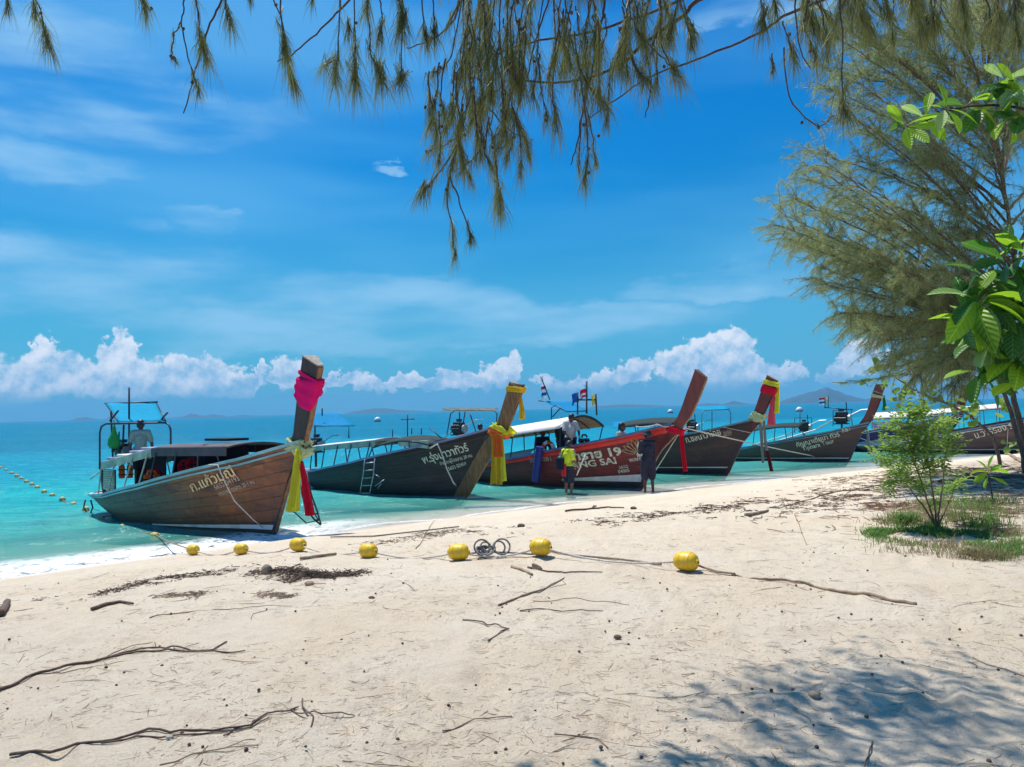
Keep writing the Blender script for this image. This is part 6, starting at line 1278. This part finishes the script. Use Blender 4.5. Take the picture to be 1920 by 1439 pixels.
stems.build('stems', mat('reddish_stem', (.20, .11, .06), .7, .3, 9), sh, smooth=True); o = lf.build('leaves', m_sh, sh); o['kind'] = 'stuff'
# small sapling behind it
sp_ = thing('sapling', 'small sapling with a few broad light leaves behind the grass patch', 'plant', gp(1862, 942)); sb = sp_.location.copy(); rl = random.Random(81); Ds = sb.y
m = MB(); m.tube([p-sb for p in [sb, at(1858, 915, Ds), at(1852, 890, Ds)]], [.014, .01, .005], 6); m.build('stem', m_twig, sp_)
for (x, y, dx, dz, s_) in [(1852, 885, -1, .2, 34), (1852, 885, -.8, -.5, 34), (1852, 882, .2, 1, 30), (1853, 885, 1, .15, 40), (1856, 895, .9, -.4, 34), (1853, 892, -.6, -.8, 30), (1852, 884, -.3, .8, 26), (1853, 886, .7, .6, 26)]:
    place_leaf(sp_, [LM[0], LM[1]], at(x, y, Ds), Vector((dx, rl.uniform(-.6, .3), dz)), rl.uniform(-1.2, 1.2), s_*Ds/FP, sb, rl)
# ------------------------------------------------------------------ grass
m_gr = leafmat('grass_blade', (.035, .10, .018), (.13, .26, .04), .3, 2.5, .6); m_gd = leafmat('dry_grass_blade', (.16, .13, .06), (.30, .24, .12), .2, 2.5, .7)
def grass(name, pts, n, mt, hmin, hmax, seed, w=.004, lean=.5):
    rl_ = random.Random(seed); m = MB()
    for _ in range(n):
        cx, cy, sx_, sy_ = rl_.choice(pts); q = gp(cx+rl_.gauss(0, sx_), cy+rl_.gauss(0, sy_))
        if noise.noise((q.x*2.2, q.y*2.2, seed)) < -.06: continue
        h = rl_.uniform(hmin, hmax); a = rl_.uniform(0, 6.28); d = Vector((math.cos(a), math.sin(a), 0)); s_ = Vector((-d.y, d.x, 0))*w; t1 = q+d*h*lean*.35+Vector((0, 0, h*.6)); t2 = q+d*h*lean+Vector((0, 0, h*rl_.uniform(.7, 1)))
        n0 = len(m.v); m.v += [tuple(q-s_), tuple(q+s_), tuple(t1-s_*.8), tuple(t1+s_*.8), tuple(t2)]; m.f += [(n0, n0+1, n0+3, n0+2), (n0+2, n0+3, n0+4)]; m.mi += [0, 0]
    o = m.build(name, mt); o['kind'] = 'stuff'; return o
grass('grass', [(1680, 1003, 28, 8), (1730, 1008, 34, 9), (1790, 1000, 40, 12), (1845, 1000, 26, 10), (1800, 1024, 40, 8), (1860, 1035, 26, 6), (1650, 998, 14, 5), (1760, 995, 30, 8)], 11000, m_gr, .025, .08, 1, .0035, .9)
grass('grass', [(1760, 985, 40, 8), (1830, 985, 28, 8), (1700, 985, 20, 4)], 2200, m_gr, .08, .24, 2, .004, .6)
grass('dry_grass', [(1700, 975, 40, 8), (1790, 965, 50, 12), (1870, 955, 40, 12), (1890, 1010, 24, 12), (1740, 1030, 50, 6), (1850, 1045, 40, 6), (1740, 955, 40, 10)], 6500, m_gd, .03, .14, 3, .003, 1.0)
grass('grass', [(1800, 945, 40, 8), (1870, 950, 30, 8), (1760, 950, 26, 6), (1895, 1030, 18, 10)], 2400, m_gr, .05, .16, 4, .004, .8)
# logs and roots on the right
stick('log', [([(1925, 872), (1905, 862), (1885, 850), (1870, 842)], .05, .03), ([(1930, 850), (1905, 848), (1880, 846)], .03, .012), ([(1900, 880), (1880, 868), (1870, 860)], .02, .012)], 'tangle of fallen pale branches at the right edge under the leaning tree', m_drift, cat='log')
stick('branch', [([(1490, 945), (1560, 925), (1640, 912), (1700, 900), (1760, 896)], .012, .018), ([(1600, 920), (1580, 935), (1540, 940)], .008, .005)], 'long thin fallen branch lying toward the leafy shrub', m_stick2, cat='branch')
stick('log', [([(1760, 905), (1830, 898), (1900, 896), (1960, 900)], .03, .04)], 'low dark root line behind the sapling', m_stick, cat='log')
stick('branch', [([(1060, 960), (1110, 955), (1140, 952), (1170, 953)], .02, .012), ([(1110, 955), (1118, 949)], .02, .012)], 'dark driftwood lying at the wet edge in front of the yellow shirt', m_stick, cat='branch')
# ------------------------------------------------------------------ the humid air
m_hz = bpy.data.materials.new('haze'); m_hz.use_nodes = True; t = m_hz.node_tree; t.nodes.clear(); vo = t.nodes.new('ShaderNodeVolumePrincipled'); oo = t.nodes.new('ShaderNodeOutputMaterial'); t.links.new(vo.outputs[0], oo.inputs['Volume'])
vo.inputs['Color'].default_value = (.24, .62, 1.0, 1); vo.inputs['Density'].default_value = .00022; vo.inputs['Anisotropy'].default_value = .0
m = MB(); m.box((0, 0, 55), (10600, 10600, 130)); o = m.build('haze', m_hz); o['kind'] = 'stuff'
